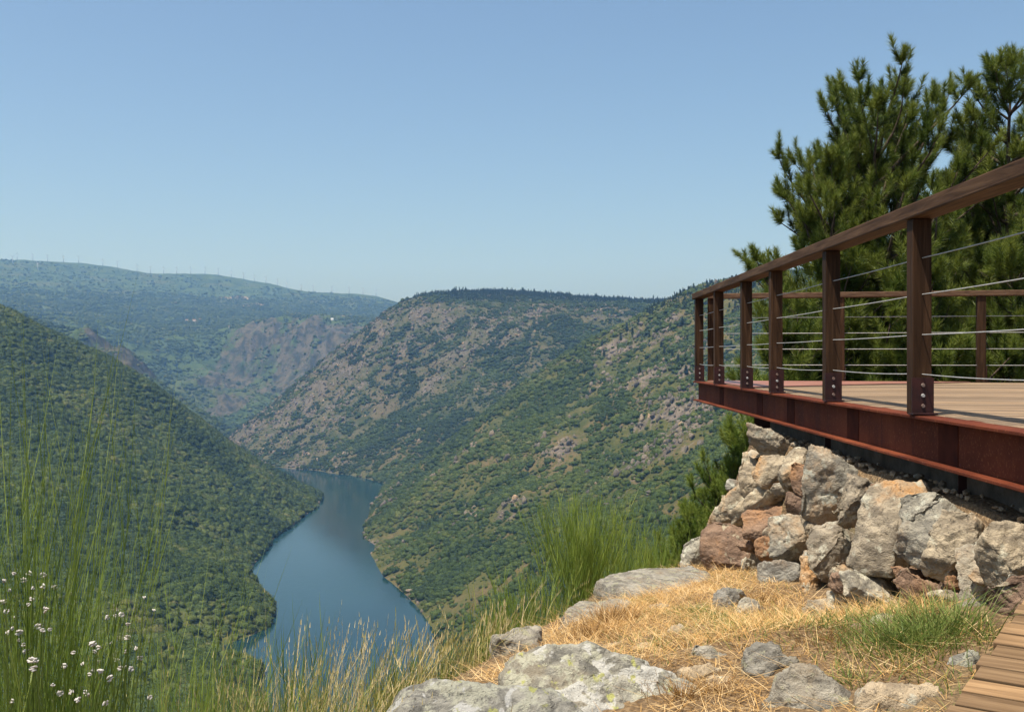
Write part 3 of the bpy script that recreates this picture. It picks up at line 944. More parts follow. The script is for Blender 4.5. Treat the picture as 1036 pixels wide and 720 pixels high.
def rock_mesh(points, voxel, amp, seed, strat=0.5, facets=11, qlo=.84):
    """craggy stone grown from the hull of the given points (world space); returns V, F"""
    bm = bmesh.new()
    for p in points:
        bm.verts.new(tuple(map(float, p)))
    r = bmesh.ops.convex_hull(bm, input=bm.verts)
    bmesh.ops.delete(bm, geom=[e for e in r['geom_interior'] if isinstance(e, bmesh.types.BMVert)], context='VERTS')
    bmesh.ops.recalc_face_normals(bm, faces=bm.faces)
    me = bpy.data.meshes.new('tmp')
    bm.to_mesh(me)
    bm.free()
    o = bpy.data.objects.new('tmp', me)
    COL.objects.link(o)
    md = o.modifiers.new('r', 'REMESH')
    md.mode = 'VOXEL'
    md.voxel_size = voxel
    sm = o.modifiers.new('s', 'SMOOTH')
    sm.iterations = 1
    sm.factor = 0.5
    dg = bpy.context.evaluated_depsgraph_get()
    ev = bpy.data.meshes.new_from_object(o.evaluated_get(dg))
    bpy.data.objects.remove(o)
    bpy.data.meshes.remove(me)
    n = len(ev.vertices)
    V = np.empty(n * 3, np.float32); ev.vertices.foreach_get('co', V); V = V.reshape(-1, 3).astype(float)
    Nn = np.empty(n * 3, np.float32); ev.vertices.foreach_get('normal', Nn); Nn = Nn.reshape(-1, 3)
    Fc = np.array([p.vertices[:] for p in ev.polygons])
    bpy.data.meshes.remove(ev)
    fr = np.random.default_rng(int(seed * 100) + 5)
    cen = V.mean(0)
    for q_ in range(facets):
        pn = fr.normal(size=3); pn[1] = -abs(pn[1]) - .75; pn[2] += .25; pn /= np.linalg.norm(pn)
        dd = (V - cen) @ pn
        off = np.quantile(dd, fr.uniform(qlo, .97))
        V = V - pn * np.maximum(dd - off, 0)[:, None] * .92
    size = np.ptp(V, axis=0).max()
    k = 1.0 / max(size, 0.1)
    th = seed * 1.7
    ax = np.array([math.sin(th), math.cos(th), 0.9 * math.sin(seed * 5.3)]); ax /= np.linalg.norm(ax)
    s = V @ ax
    P = V + seed * 3.1
    crack = np.clip(1 - np.abs(fbm(P * k * 3.1 + 40, 2)) * 9, 0, 1) ** 2
    disp = amp * (0.28 * fbm(P * k * 2.2, 3) + 0.45 * fbm(P * k * 8, 4, 0.6, True) - 0.1 - 0.3 * crack)
    st = np.c_[s * 16 + 1.5 * fbm(P * 3, 2), P[:, 0] * 1.2, P[:, 1] * 1.2]
    disp = disp + strat * amp * 0.55 * fbm(st, 3, 0.6)
    fine = 0.34 * amp * fbm(P * 26, 4, 0.65)
    # chipped facets
    cell = np.floor(fbm(P * k * 2.6 + 5, 2) * 5) / 5
    disp = disp + amp * 1.3 * cell
    V = V + Nn * (disp + fine)[:, None]
    return V, Fc


def view_stone(poly, depth, m, thick, bulge, front=0.75, rng=None):
    """hull points: outline on the plane through its centre with normal m, thick into the bank"""
    r = rng or random
    poly = np.array(poly, float)
    c = poly.mean(0)
    C = W(c[0], c[1], depth)
    m = np.asarray(m, float); m = m / np.linalg.norm(m)
    pts = []
    for p in poly:
        ray = W(p[0], p[1], 1.0)
        t = (C @ m) / (ray @ m)
        pts.append(ray * t)
    pts = np.array(pts)
    C = pts.mean(0)
    out = []
    for p in pts:
        out.append(p - m * 0.02)
        out.append(C + (p - C) * (front + r.uniform(-.06, .1)) + m * (bulge * r.uniform(.5, 1.2)))
        out.append(C + (p - C) * 0.82 - m * thick)
    return np.array(out), C


def zz4(l):
    return [(x / 4 + 690, y / 4 + 420) for x, y in l]


def zz5(l):
    return [(x / 3.79 + 840, y / 3.79 + 460) for x, y in l]


WALL = [
    (zz4([(285, 50), (335, 66), (432, 92), (428, 112), (350, 175), (300, 152), (268, 130)]), 'stone'),
    (zz4([(268, 134), (322, 154), (318, 178), (272, 162)]), 'stone_grey'),
    (zz4([(248, 150), (300, 165), (332, 185), (302, 238), (262, 305), (233, 342), (228, 240)]), 'stone'),
    (zz4([(338, 175), (430, 113), (442, 140), (382, 288), (330, 288), (298, 250)]), 'stone'),
    (zz4([(433, 108), (522, 122), (503, 182), (442, 292), (388, 278), (400, 220)]), 'stone'),
    (zz4([(453, 208), (522, 188), (527, 215), (492, 307), (438, 302)]), 'stone_brown'),
    (zz4([(428, 305), (487, 310), (467, 402), (412, 392)]), 'stone_brown'),
    (zz4([(535, 138), (600, 148), (692, 215), (657, 300), (622, 405), (560, 424), (473, 397), (500, 290)]), 'stone_grey'),
    (zz4([(203, 285), (245, 250), (258, 300), (250, 372), (205, 425), (172, 392), (182, 320)]), 'stone'),
    (zz4([(268, 345), (340, 288), (392, 288), (422, 318), (300, 378), (252, 445), (203, 435), (198, 405)]), 'stone'),
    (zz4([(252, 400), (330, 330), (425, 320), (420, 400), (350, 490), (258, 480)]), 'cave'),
    (zz4([(88, 490), (130, 433), (200, 438), (292, 488), (302, 542), (242, 625), (130, 645), (88, 615)]), 'stone_brown'),
    (zz4([(-5, 520), (60, 483), (92, 488), (92, 605), (-5, 612)]), 'stone_grey'),
    (zz4([(102, 445), (180, 330), (207, 420), (197, 445), (130, 440)]), 'stone'),
    (zz4([(363, 420), (400, 400), (470, 410), (502, 460), (514, 545), (450, 586), (368, 584), (360, 500)]), 'stone_grey'),
    (zz4([(472, 397), (522, 400), (538, 450), (512, 475), (485, 430)]), 'stone'),
    (zz4([(308, 508), (350, 493), (367, 520), (367, 592), (298, 602), (298, 555)]), 'stone_brown'),
    (zz4([(313, 600), (400, 588), (472, 600), (477, 690), (390, 712), (318, 695)]), 'stone_grey'),
    (zz4([(473, 580), (522, 578), (537, 640), (552, 700), (488, 720), (472, 660)]), 'stone'),
    (zz4([(528, 440), (600, 423), (692, 448), (692, 482), (612, 614), (560, 655), (522, 622), (513, 520)]), 'stone'),
    (zz4([(578, 662), (650, 590), (722, 510), (735, 600), (700, 720), (630, 730)]), 'stone'),
    (zz5([(25, 192), (58, 76), (130, 105), (165, 140), (112, 255), (22, 250)]), 'stone'),
    (zz5([(203, 92), (280, 82), (342, 122), (267, 167), (262, 232), (294, 292), (248, 342), (233, 436), (130, 436), (86, 404), (118, 258), (168, 150)]), 'stone'),
    (zz5([(265, 168), (330, 133), (402, 127), (404, 157), (332, 222), (297, 284), (263, 222)]), 'stone_grey'),
    (zz5([(328, 230), (400, 162), (502, 192), (444, 332), (374, 436), (330, 424), (246, 382), (288, 300)]), 'stone_grey'),
    (zz5([(448, 228), (584, 238), (578, 272), (512, 302), (499, 476), (428, 466), (366, 433), (438, 330)]), 'stone'),
    (zz5([(533, 308), (592, 308), (577, 380), (557, 522), (567, 606), (520, 660), (492, 606), (508, 400)]), 'stone_grey'),
    (zz5([(588, 340), (640, 278), (780, 262), (790, 430), (660, 520), (590, 525), (562, 440)]), 'stone'),
    (zz5([(575, 535), (660, 525), (780, 440), (770, 580), (680, 650), (590, 640)]), 'stone_brown'),
    (zz5([(93, 400), (162, 440), (152, 494), (60, 526), (-15, 500), (8, 436)]), 'stone_brown'),
    (zz5([(56, 470), (150, 447), (224, 447), (244, 502), (152, 574), (88, 648), (55, 595)]), 'stone_grey'),
    (zz5([(247, 490), (310, 452), (394, 517), (419, 572), (380, 608), (300, 568)]), 'stone_brown'),
    (zz5([(176, 575), (220, 558), (239, 592), (200, 610)]), 'stone_grey'),
    (zz5([(396, 540), (492, 528), (504, 614), (450, 632), (408, 595)]), 'stone'),
    (zz5([(-20, 512), (48, 522), (44, 566), (-15, 566)]), 'stone_grey'),
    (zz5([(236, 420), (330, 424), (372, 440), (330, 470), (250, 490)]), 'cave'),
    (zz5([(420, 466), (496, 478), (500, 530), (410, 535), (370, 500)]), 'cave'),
    (zz5([(110, 250), (140, 150), (205, 95), (165, 160), (120, 262), (90, 300)]), 'cave'),
    (zz4([(690, 225), (735, 240), (730, 330), (680, 420), (625, 425), (660, 300)]), 'stone'),
]
NW = np.array([-1, .02, .4]) / 1.077
MID_D = {'cave': -0.13}


def wall_depth(px, py):
    u, v = (px - CX) / F, (py - CY) / F
    return 2.152 / (u - .02 + .4 * v)


wall = thing('stone_wall', (2.0, 6.5, -1.4), 'rough dry stone wall of tan and grey boulders under the steel beam of the deck', 'wall')
wl = np.array([2.0, 6.5, -1.4])
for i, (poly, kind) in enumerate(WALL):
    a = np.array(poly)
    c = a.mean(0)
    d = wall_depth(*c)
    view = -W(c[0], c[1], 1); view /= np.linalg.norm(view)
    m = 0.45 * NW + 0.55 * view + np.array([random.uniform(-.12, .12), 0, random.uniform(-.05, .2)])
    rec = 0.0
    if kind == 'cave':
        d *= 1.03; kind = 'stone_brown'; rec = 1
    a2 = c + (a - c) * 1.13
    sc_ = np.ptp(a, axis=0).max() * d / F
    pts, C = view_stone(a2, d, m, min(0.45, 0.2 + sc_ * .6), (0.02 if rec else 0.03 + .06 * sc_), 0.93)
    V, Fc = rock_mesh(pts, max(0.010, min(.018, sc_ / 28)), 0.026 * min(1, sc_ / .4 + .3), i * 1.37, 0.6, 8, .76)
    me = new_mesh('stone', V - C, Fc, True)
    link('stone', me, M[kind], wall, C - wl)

# packing stones wedged in the joints
pr = random.Random(5)
for i in range(26):
    px = pr.uniform(735, 1030)
    top, bot = np.interp(px, [735, 760, 860, 930, 1036], [470, 440, 470, 492, 540]) + 16, np.interp(px, [735, 845, 990, 1036], [572, 618, 610, 590]) - 6
    py = pr.uniform(top, bot)
    rw, rh = pr.uniform(5, 13), pr.uniform(4, 9)
    poly = [(px + math.cos(a) * rw * pr.uniform(.75, 1.2), py + math.sin(a) * rh * pr.uniform(.75, 1.2)) for a in (0, 1.1, 2.1, 3.1, 4.2, 5.3)]
    d = wall_depth(px, py) * 1.012
    view = -W(px, py, 1); view /= np.linalg.norm(view)
    pts, C = view_stone(poly, d, .4 * NW + .6 * view, .16, .025, .85, pr)
    V, Fc = rock_mesh(pts, .009, .012, 100 + i * 1.9, .5)
    link('stone', new_mesh('stone', V - C, Fc, True), M[pr.choice(['stone', 'stone_brown', 'stone_grey', 'stone'])], wall, C - wl)

# small rubble along the top of the wall: soil and chips in the shade of the beam
rub = MB()
for k in range(240):
    y = random.uniform(3.9, 9.6)
    x = 2.0 + .02 * (y - 5) + random.uniform(.02, .3)
    z = ledge_z([x], [y], False)[0] + random.uniform(.0, .03)
    s = random.uniform(.008, .03)
    V, Fc = ico(1)
    V = V * s * np.array([random.uniform(.7, 1.5), random.uniform(.7, 1.5), random.uniform(.5, .9)]) * (1 + .3 * RNG.normal(size=(len(V), 1)) * .5) + (x, y, z)
    rub.add(V, Fc.tolist())
o = rub.build('rubble', M['pale_rock'], wall, wl)
o['kind'] = 'stuff'


KEEPOUT = []


def ground_depth(px, py):
    ds = np.linspace(2.6, 11, 700)
    zz = ledge_z((px - CX) / F * ds, ds, False)
    return ds[np.argmax(CY - zz / ds * F < py)]


def free_rock(label, poly, d, mat, thick=0.35, tilt=(0, -.75, .65), bulge=0.06, amp=0.03, vox=0.014, front=.88, name='rock', cat='rock'):
    a = np.array(poly, float)
    if a[:, 1].max() < 745:
        d = ground_depth(a[:, 0].mean(), min(a[:, 1].max() - 1, 724)) + thick * .25
    a = a.mean(0) + (a - a.mean(0)) * (1.04 if name == 'boulder' else 1.14)
    pts, C = view_stone(a, d, tilt, thick, bulge, front)
    V, Fc = rock_mesh(pts, vox, amp, random.uniform(0, 90), 0.6, 3 if name == 'boulder' else 6, .93)
    KEEPOUT.append((C[0], C[1], np.ptp(V[:, 0]) * .5, np.ptp(V[:, 1]) * .5))
    o = link(name, new_mesh(name, V - C, Fc, True), M[mat], None, C - np.array([0, 0, .025 if a[:, 1].max() < 745 else 0]))
    return tag(o, label, cat)


def slab(label, top, z, thick, mat, amp=0.025, vox=0.016):
    pts = []
    P3 = []
    for px, py in top:
        d = -z * F / (py - CY)
        P3.append(W(px, py, d))
    P3 = np.array(P3); C = P3.mean(0)
    for p in P3:
        pts.append(C + (p - C) * .97 + (0, 0, random.uniform(-.02, .015)))
        pts.append(C + (p - C) * 1.03 - (0, 0, thick * .4))
        pts.append(C + (p - C) * .97 - (0, 0, thick))
    C[2] -= thick / 2
    KEEPOUT.append((C[0], C[1], np.ptp(P3[:, 0]) * .5, np.ptp(P3[:, 1]) * .5))
    V, Fc = rock_mesh(np.array(pts), vox, amp, random.uniform(0, 90), 1.0, 4, .95)
    o = link('rock_slab', new_mesh('rock_slab', V - C, Fc, True), M[mat], None, C)
    return tag(o, label, 'rock')


slab('long flat grey slab lying at the foot of the wall beside the broom bush', [(599, 583), (640, 577), (700, 571), (718, 577), (716, 594), (660, 600), (622, 594)], -1.60, .26, 'grey_rock')
slab('flat weathered slab in the middle of the stepped edge above the gorge', [(562, 628), (588, 608), (622, 602), (642, 607), (618, 624), (588, 634)], -1.53, .22, 'grey_rock')
slab('small square-cut grey slab lowest on the edge among tall grass', [(495, 637), (530, 634), (548, 636), (546, 645), (500, 648)], -1.40, .2, 'grey_rock')
free_rock('large rounded boulder with white and yellow lichen in the front', [(505, 680), (512, 664), (530, 655), (556, 652), (585, 657), (605, 668), (645, 673), (690, 688), (728, 722), (722, 770), (610, 780), (512, 770)], 4.0, 'lichen_rock', .7, (0, -.6, .8), .07, .035, .015, .8, 'boulder', 'boulder')
free_rock('low pale lichen-covered boulder with black patches at the bottom edge', [(385, 728), (398, 705), (420, 692), (445, 696), (500, 699), (565, 704), (610, 730), (600, 780), (400, 785)], 3.72, 'lichen_rock', .6, (0, -.55, .85), .06, .03, .014, .8, 'boulder', 'boulder')
free_rock('dark grey wedge-shaped boulder between dry grass and the pale orange rock', [(786, 672), (800, 664), (832, 673), (862, 694), (874, 712), (850, 726), (780, 732), (777, 705)], 3.75, 'grey_rock', .45, (-.2, -.8, .55), .06, .03, .012, .8, 'boulder', 'boulder')
free_rock('light grey triangular rock behind the dark wedge boulder', [(753, 676), (756, 656), (768, 648), (795, 656), (812, 666), (800, 676), (775, 684)], 4.25, 'grey_rock', .35, (-.3, -.75, .6), .05)
free_rock('narrow log-shaped grey rock lying in the straw', [(700, 655), (703, 648), (718, 650), (742, 662), (740, 669), (718, 666)], 4.75, 'grey_rock', .14, (-.2, -.6, .8), .03, .018, .009)
free_rock('flat tan rock half buried in straw beside the lichen boulder', [(678, 680), (690, 672), (715, 668), (727, 676), (705, 686), (684, 687)], 4.3, 'pale_rock', .14, (0, -.45, .9), .03, .018, .009)
free_rock('upright grey stone fallen before the wall near its left end', [(722, 612), (723, 594), (733, 589), (747, 590), (745, 606), (735, 614)], 6.5, 'grey_rock', .25, (-.5, -.7, .5), .04, .025, .012)
free_rock('small rounded grey stone in the dry grass right of the upright stone', [(747, 617), (748, 606), (757, 601), (767, 605), (769, 616), (758, 622)], 6.1, 'stone_grey', .22, (-.3, -.7, .6), .04, .02, .011)
free_rock('pale orange rock with a dark corner at the bottom beside the boardwalk', [(866, 712), (874, 698), (890, 691), (915, 688), (942, 688), (957, 702), (955, 735), (868, 738)], 3.55, 'pale_rock', .4, (-.1, -.6, .8), .05, .03, .012, .8)
free_rock('small lichen-grey rock tucked against the boardwalk edge', [(950, 672), (960, 660), (978, 656), (990, 661), (982, 674), (962, 679)], 3.75, 'lichen_rock', .2, (-.3, -.7, .6), .04, .02, .01)
free_rock('tiny pale flat stone in the golden straw below the stepped slabs', [(638, 655), (645, 648), (660, 645), (663, 651), (650, 658)], 5.0, 'pale_rock', .1, (0, -.5, .85), .02, .012, .008)
free_rock('tiny brown stone alone in the straw above the log-shaped rock', [(674, 637), (679, 629), (688, 627), (692, 634), (684, 639)], 5.4, 'stone', .12, (0, -.6, .8), .03, .012, .008)
free_rock('pale rounded cobble against the base of the wall', [(812, 612), (820, 604), (842, 604), (850, 616), (838, 626), (818, 624)], 5.7, 'stone', .3, (-.5, -.7, .5), .05, .025, .012)
free_rock('low grey rock in the straw beside the big lichen boulder', [(655, 678), (668, 672), (688, 676), (690, 690), (668, 690)], 4.15, 'grey_rock', .2, (-.1, -.6, .8), .04, .02, .01)

for lab, (px, py, rw, rh), mt in [
        ('flat pale stone sunk in the straw left of the light grey triangular rock', (728, 684, 17, 6), 'pale_rock'),
        ('flat buff stone in the grass right of the dark wedge boulder', (880, 676, 15, 5), 'pale_rock'),
        ('small flat stone in the straw below the middle slab', (622, 650, 13, 5), 'pale_rock'),
        ('flat grey stone half hidden in the straw under the long slab', (668, 612, 15, 4), 'grey_rock'),
        ('small reddish stone in the green grass in front of the wall', (868, 632, 9, 6), 'stone_brown'),
        ('pale pebble in the straw between the cobble and the log-shaped rock', (765, 640, 8, 4), 'pale_rock'),
        ('angular tan stone fallen below the middle of the wall', (895, 622, 13, 8), 'stone'),
        ('small pale stone between the lichen boulder and the flat tan rock', (712, 706, 10, 5), 'pale_rock')]:
    free_rock(lab, [(px + math.cos(a) * rw, py + math.sin(a) * rh) for a in (0.2, 1.2, 2.0, 3.3, 4.4, 5.4)], 4.5, mt, .1, (-.1, -.55, .85), .02, .014, .009)

# ---------------------------------------------------------------- the viewing deck
DZ = -.31                                   # deck surface


def fx(d):                                   # the line the front posts stand on
    return 2.04 + .0245 * d


def front(d, off=0.0, z=0.0):
    return np.array([fx(d) + off, d, z])


BD = np.array([3.79, -.8, 0]); BD /= np.linalg.norm(BD)
B0 = np.array([fx(13.9), 13.9, 0])


def back(s, off=0.0, z=0.0):                 # s metres along the back edge, off towards the camera
    return B0 + BD * s + np.array([BD[1], -BD[0], 0]) * off + np.array([0, 0, z])


deck = thing('viewing_deck', (3, 9, DZ), 'timber viewing deck on rusty steel beams with cable railing jutting over the gorge', 'viewing platform')
db = np.array([3, 9, DZ])
D0, D1 = 0.6, 13.95
# boards: parallel to the back edge
bd = MB()
DW, GAP = .140, .009
nrm = np.array([BD[1], -BD[0], 0])
k = 0
while True:
    off = .06 + k * (DW + GAP)
    o_ = B0 + nrm * off
    if o_[1] < 0.0:
        break
    # start at the front beam line
    def startx(p):
        t = (fx(p[1]) + .07 - p[0]) / (BD[0] - .0245 * BD[1])
        return p + BD * t
    a, b = startx(B0 + nrm * off), startx(B0 + nrm * (off + DW))
    Lb = 8.0
    dz = random.uniform(-.0015, .0015)
    bot = [a, a + BD * Lb, b + BD * Lb, b]
    bd.prism([(p[0], p[1], DZ - .032) for p in bot], [(p[0], p[1], DZ + dz) for p in bot])
    k += 1
    if k > 110:
        break
o = bd.build('decking', M['deck_wood'], deck, db)
# reddish steel plate covering the far corner
cp = [front(13.82, .10), front(10.9, .085), back(3.25, .10)]
MB().prism([(p[0], p[1], DZ + .004) for p in cp], [(p[0], p[1], DZ + .012) for p in cp]).build('corner_plate', M['plate'], deck, db)


def ibeam(mb, A, B, side, top, bot, fw, tf=.016, tw=.012):
    """I section between A and B (horizontal), side = unit vector across"""
    A, B = np.array(A, float), np.array(B, float)

    def box(o0, o1, z0, z1):
        q = [A + side * o0, A + side * o1, B + side * o1, B + side * o0]
        mb.prism([(p[0], p[1], z0) for p in q], [(p[0], p[1], z1) for p in q])
    box(-fw / 2, fw / 2, top - tf, top)
    box(-fw / 2, fw / 2, bot, bot + tf)
    box(-tw / 2, tw / 2, bot + tf, top - tf)


sX = np.array([1, -.0245, 0])
mb = MB()
ibeam(mb, front(D0, .02), front(13.98, .02), sX, DZ - .001, -.557, .15)
eb = mb.build('edge_beam', M['steel'], deck, db, bevel=.003)
for d in (12.2, 10.1, 8.85, 7.1, 5.45, 3.9):
    A, B = front(d - .13, .011), front(d + .13, .011)
    MB().prism([(p[0] + w, p[1], -.539) for p, w in ((A, 0), (B, 0), (B, .004), (A, .004))], [(p[0] + w, p[1], -.330) for p, w in ((A, 0), (B, 0), (B, .004), (A, .004))]).build('weld_patch', M['primer'], eb, db)
mb = MB()
ibeam(mb, back(.12, .02), back(8.6, .02), nrm, DZ - .0015, -.557, .15)
mb.build('back_beam', M['steel'], deck, db, bevel=.003)
cbm = M['bracket']
for dd in (10.9, 8.2, 5.6):
    mb = MB()
    A = front(dd, .12, 0)
    ibeam(mb, A, A + BD * 6.5, nrm, -.561, -.72, .14)
    mb.build('cross_beam', cbm, deck, db)
# concrete abutment under the deck, behind the stone wall
ab = MB()
A, B = front(1.0, .16), front(10.35, .16)
q = [A, B, B + np.array([6, -1.2, 0]), A + np.array([6, 0, 0])]
ab.prism([(p[0], p[1], -1.6) for p in q], [(p[0], p[1], -.575) for p in q])
ab.build('abutment', M['concrete'], deck, db, bevel=.02)

PS = .1
front_d = [13.83, 12.33, 10.69, 9.36, 7.58, 5.83, 4.1, 2.4]
RAILB = .735
up = np.array([0, 0, 1])


def rail_post(c, tdir, sdir, brk_side):
    """post with steel bracket and three bolts; tdir along the railing, sdir across"""
    mb = MB()
    mb.bar((c[0], c[1], DZ + .004), (c[0], c[1], RAILB), PS, PS * 1.0, up=tuple(tdir))
    p = mb.build('railing_post', M['post_wood'], deck, db, bevel=.005)
    # bracket plate on the face turned to the next post
    bc = np.array([c[0], c[1], 0]) + tdir * (PS / 2 + .005) * brk_side
    mb = MB()
    mb.bar(tuple(bc + up * (DZ + .006)), tuple(bc + up * (DZ + .20)), .115, .008, up=tuple(tdir))
    mb.bar(tuple(np.array([c[0], c[1], DZ + .0085]) + tdir * .02 * brk_side), tuple(np.array([c[0], c[1], DZ + .0095]) + tdir * (.10 * brk_side)), .13, .008)
    b = mb.build('bracket', M['bracket'], p, db)
    for z in (.05, .105, .16):
        o_ = bc + up * (DZ + z) + tdir * .004 * brk_side
        MB().tube([tuple(o_), tuple(o_ + tdir * .009 * brk_side)], [.011, .009], 8).build('bolt', M['bolt'] if z != .105 else M['galv'], p, db)
    return p


tF_ = np.array([.0245, 1, 0]); tF_ /= np.linalg.norm(tF_)
for d in front_d:
    c = front(d)
    rail_post(c, tF_, sX, -1)
back_s = [.17, 1.74, 3.38, 5.0, 6.6]
for s in back_s:
    c = back(s, .03)
    rail_post(c, BD, nrm, 1)
# handrails
mb = MB()
mb.bar(tuple(front(D0, 0, RAILB + .04)), tuple(front(13.98, 0, RAILB + .04)), .14, .075)
mb.build('handrail', M['rail_wood'], deck, db, bevel=.008)
n_ = M['rail_wood']
mb = MB()
mb.bar(tuple(back(.12, .03, RAILB + .035)), tuple(back(8.4, .03, RAILB + .035)), .14, .065)
M['rail_wood_x'] = wood_mat('rail_wood_sunlit', (0.06, 0.034, 0.02), (0.14, 0.08, 0.048), (0.22, 0.135, 0.08), 'X')  # brighter copy of the rail wood: sunlight on the back rail put into its colour
mb.build('handrail', M['rail_wood_x'], deck, db, bevel=.008)
# stainless cables, slightly slack between posts
for f_ in (.80, .615, .41, .21):
    z = DZ + f_ * 1.045
    pts, rr = [], []
    ds = sorted(front_d)
    for i in range(len(ds) - 1):
        for t in np.linspace(0, 1, 7)[:-1]:
            d = ds[i] + t * (ds[i + 1] - ds[i])
            pts.append(tuple(front(d, 0, z - .004 * 4 * t * (1 - t) * (1 if f_ > .3 else 2.5)))); rr.append(.0031)
    pts.append(tuple(front(ds[-1], 0, z))); rr.append(.0031)
    MB().tube(pts, rr, 6).build('cable', M['galv'], deck, db, smooth=True)
for f_ in (.77, .58, .39, .20):
    z = DZ + f_ * 1.045
    pts = [tuple(back(s, .03, z)) for s in back_s]
    MB().tube(pts, [.0038] * len(pts), 6).build('cable', M['galv'], deck, db, smooth=True)

# ---------------------------------------------------------------- boardwalk, lower right
P0, P1 = np.array([1.245, 3.2 - .06, -1.044]), np.array([1.884, 4.0, -.887])
bdv = P1 - P0; bl = np.linalg.norm(bdv); bdv /= bl
bs = np.array([bdv[1], -bdv[0], 0]); bs /= np.linalg.norm(bs)
bn = np.cross(bs, bdv); bn = bn if bn[2] > 0 else -bn
bw = thing('boardwalk', tuple(P0 + bs * .8), 'weathered brown plank boardwalk running under the right corner', 'boardwalk')
bb = np.array(P0 + bs * .8)
mb = MB()
s = -1.9
while s < 1.35:
    w = random.uniform(.088, .094)
    e = random.uniform(-.012, .012)
    a = P0 + bdv * s + bs * e
    b = P0 + bdv * (s + w) + bs * e
    dzv = bn * random.uniform(-.003, .003)
    q = [a, a + bs * 1.6, b + bs * 1.6, b]
    mb.prism([p - bn * .03 + dzv for p in q], [p + dzv for p in q])
    s += w + .010
pm = mb.build('planking', None, bw, bb, bevel=.003)
pm.data.transform(__import__('mathutils').Matrix.Identity(4))
# grain runs along each plank: turn the part so that its X is the plank direction
Rm = __import__('mathutils').Matrix((tuple(bs), tuple(bdv), tuple(bn)))
pm.data.transform(Rm.to_4x4())
pm.matrix_local = Rm.transposed().to_4x4()
pm.data.materials.append(M['walk_wood'])
for off in (.08, .8, 1.5):
    mb = MB()
    mb.bar(tuple(P0 - bdv * 1.9 + bs * off - bn * .095), tuple(P0 + bdv * 1.3 + bs * off - bn * .095), .07, .12, up=tuple(bn))
    mb.build('joist', M['post_wood'], bw, bb)


# ---------------------------------------------------------------- grasses and stems (vectorised)
def blades(P, H, az, lean, curl, width, tint, seg=4, twist=0.0):
    """curved tapering strips; returns V, F(quads), tint per vertex"""
    n = len(P)
    t = np.linspace(0, 1, seg + 1)
    dirx, diry = np.cos(az), np.sin(az)
    V = np.empty((n, seg + 1, 2, 3))
    ang = RNG.uniform(0, np.pi, n)
    sx, sy = np.cos(ang), np.sin(ang)
    for i, ti in enumerate(t):
        out = H * (lean * ti + curl * ti * ti)
        hz = H * (ti - 0.35 * np.clip(curl, 0, 2) * ti * ti)
        cx = P[:, 0] + dirx * out
        cy = P[:, 1] + diry * out
        cz = P[:, 2] + hz
        w = width * (1 - ti) ** 0.6 * 0.5 + width * 0.04
        V[:, i, 0] = np.c_[cx - sx * w, cy - sy * w, cz]
        V[:, i, 1] = np.c_[cx + sx * w, cy + sy * w, cz]
    idx = np.arange(n * (seg + 1) * 2).reshape(n, seg + 1, 2)
    q = np.stack([idx[:, :-1, 0], idx[:, :-1, 1], idx[:, 1:, 1], idx[:, 1:, 0]], -1).reshape(-1, 4)
    tv = np.repeat(np.clip(tint, 0, 1), (seg + 1) * 2)
    return V.reshape(-1, 3), q, tv


def merge(parts):
    Vs, Fs, Ts, b = [], [], [], 0
    for V, Fc, T in parts:
        Vs.append(V); Fs.append(Fc + b); Ts.append(T); b += len(V)
    return np.concatenate(Vs), np.concatenate(Fs), np.concatenate(Ts)


def ground_pts(n, x0, x1, y0, y1, f):
    x, y = RNG.uniform(x0, x1, n), RNG.uniform(y0, y1, n)
    k = RNG.uniform(0, 1, n) < f(x, y)
    x, y = x[k], y[k]
    return np.c_[x, y, ledge_z(x, y) - .01]


def on_ledge(x, y):
    s = sdist(x, y, EDGE)
    wallx = 1.74 - .012 * (y - 5)
    side = (x - P0[0]) * bs[0] + (y - P0[1]) * bs[1]
    ok = (s < -.16 + .12 * fbm(np.c_[x * 2, y * 2, x * 0 + 7], 2)) & (x < wallx) & (side < -0.02) & (y > 2.6)
    for kx, ky, rx, ry in KEEPOUT:
        ok &= ((x - kx) / (rx * .72 + .005)) ** 2 + ((y - ky) / (ry * .72 + .005)) ** 2 > 1
    return ok


def patch(x, y):
    return fbm(np.c_[x * 1.1, y * 1.1, x * 0 + 2], 3)


# green patches: in front of the wall centre, and beside the boardwalk
def greenness(x, y):
    g = 0.9 * np.exp(-(((x - 1.15) / .35) ** 2 + ((y - 5.0) / .7) ** 2)) + 1.1 * np.exp(-(((x - 1.45) / .33) ** 2 + ((y - 4.1) / .45) ** 2)) + .5 * np.exp(-(((x - .95) / .2) ** 2 + ((y - 6.2) / .4) ** 2))
    return np.clip(g + .9 * patch(x + 9, y) - .08, 0, 1)


pp = ground_pts(62000, -.7, 2.0, 2.6, 10.5, lambda x, y: on_ledge(x, y) * np.clip(.72 + 1.7 * patch(x, y), .3, 1) * (1 - .7 * greenness(x, y)))
m = len(pp)
pt_ = patch(pp[:, 0] * 2.3 + 5, pp[:, 1] * 2.3)
st1 = blades(pp, RNG.uniform(.015, .06, m) * (1 + .8 * np.clip(pt_, -.5, 1)), RNG.uniform(0, 6.28, m), RNG.uniform(.2, 1.6, m), RNG.uniform(0, 1.0, m), RNG.uniform(.002, .004, m), .48 + .75 * pt_ + RNG.normal(0, .22, m), 3)
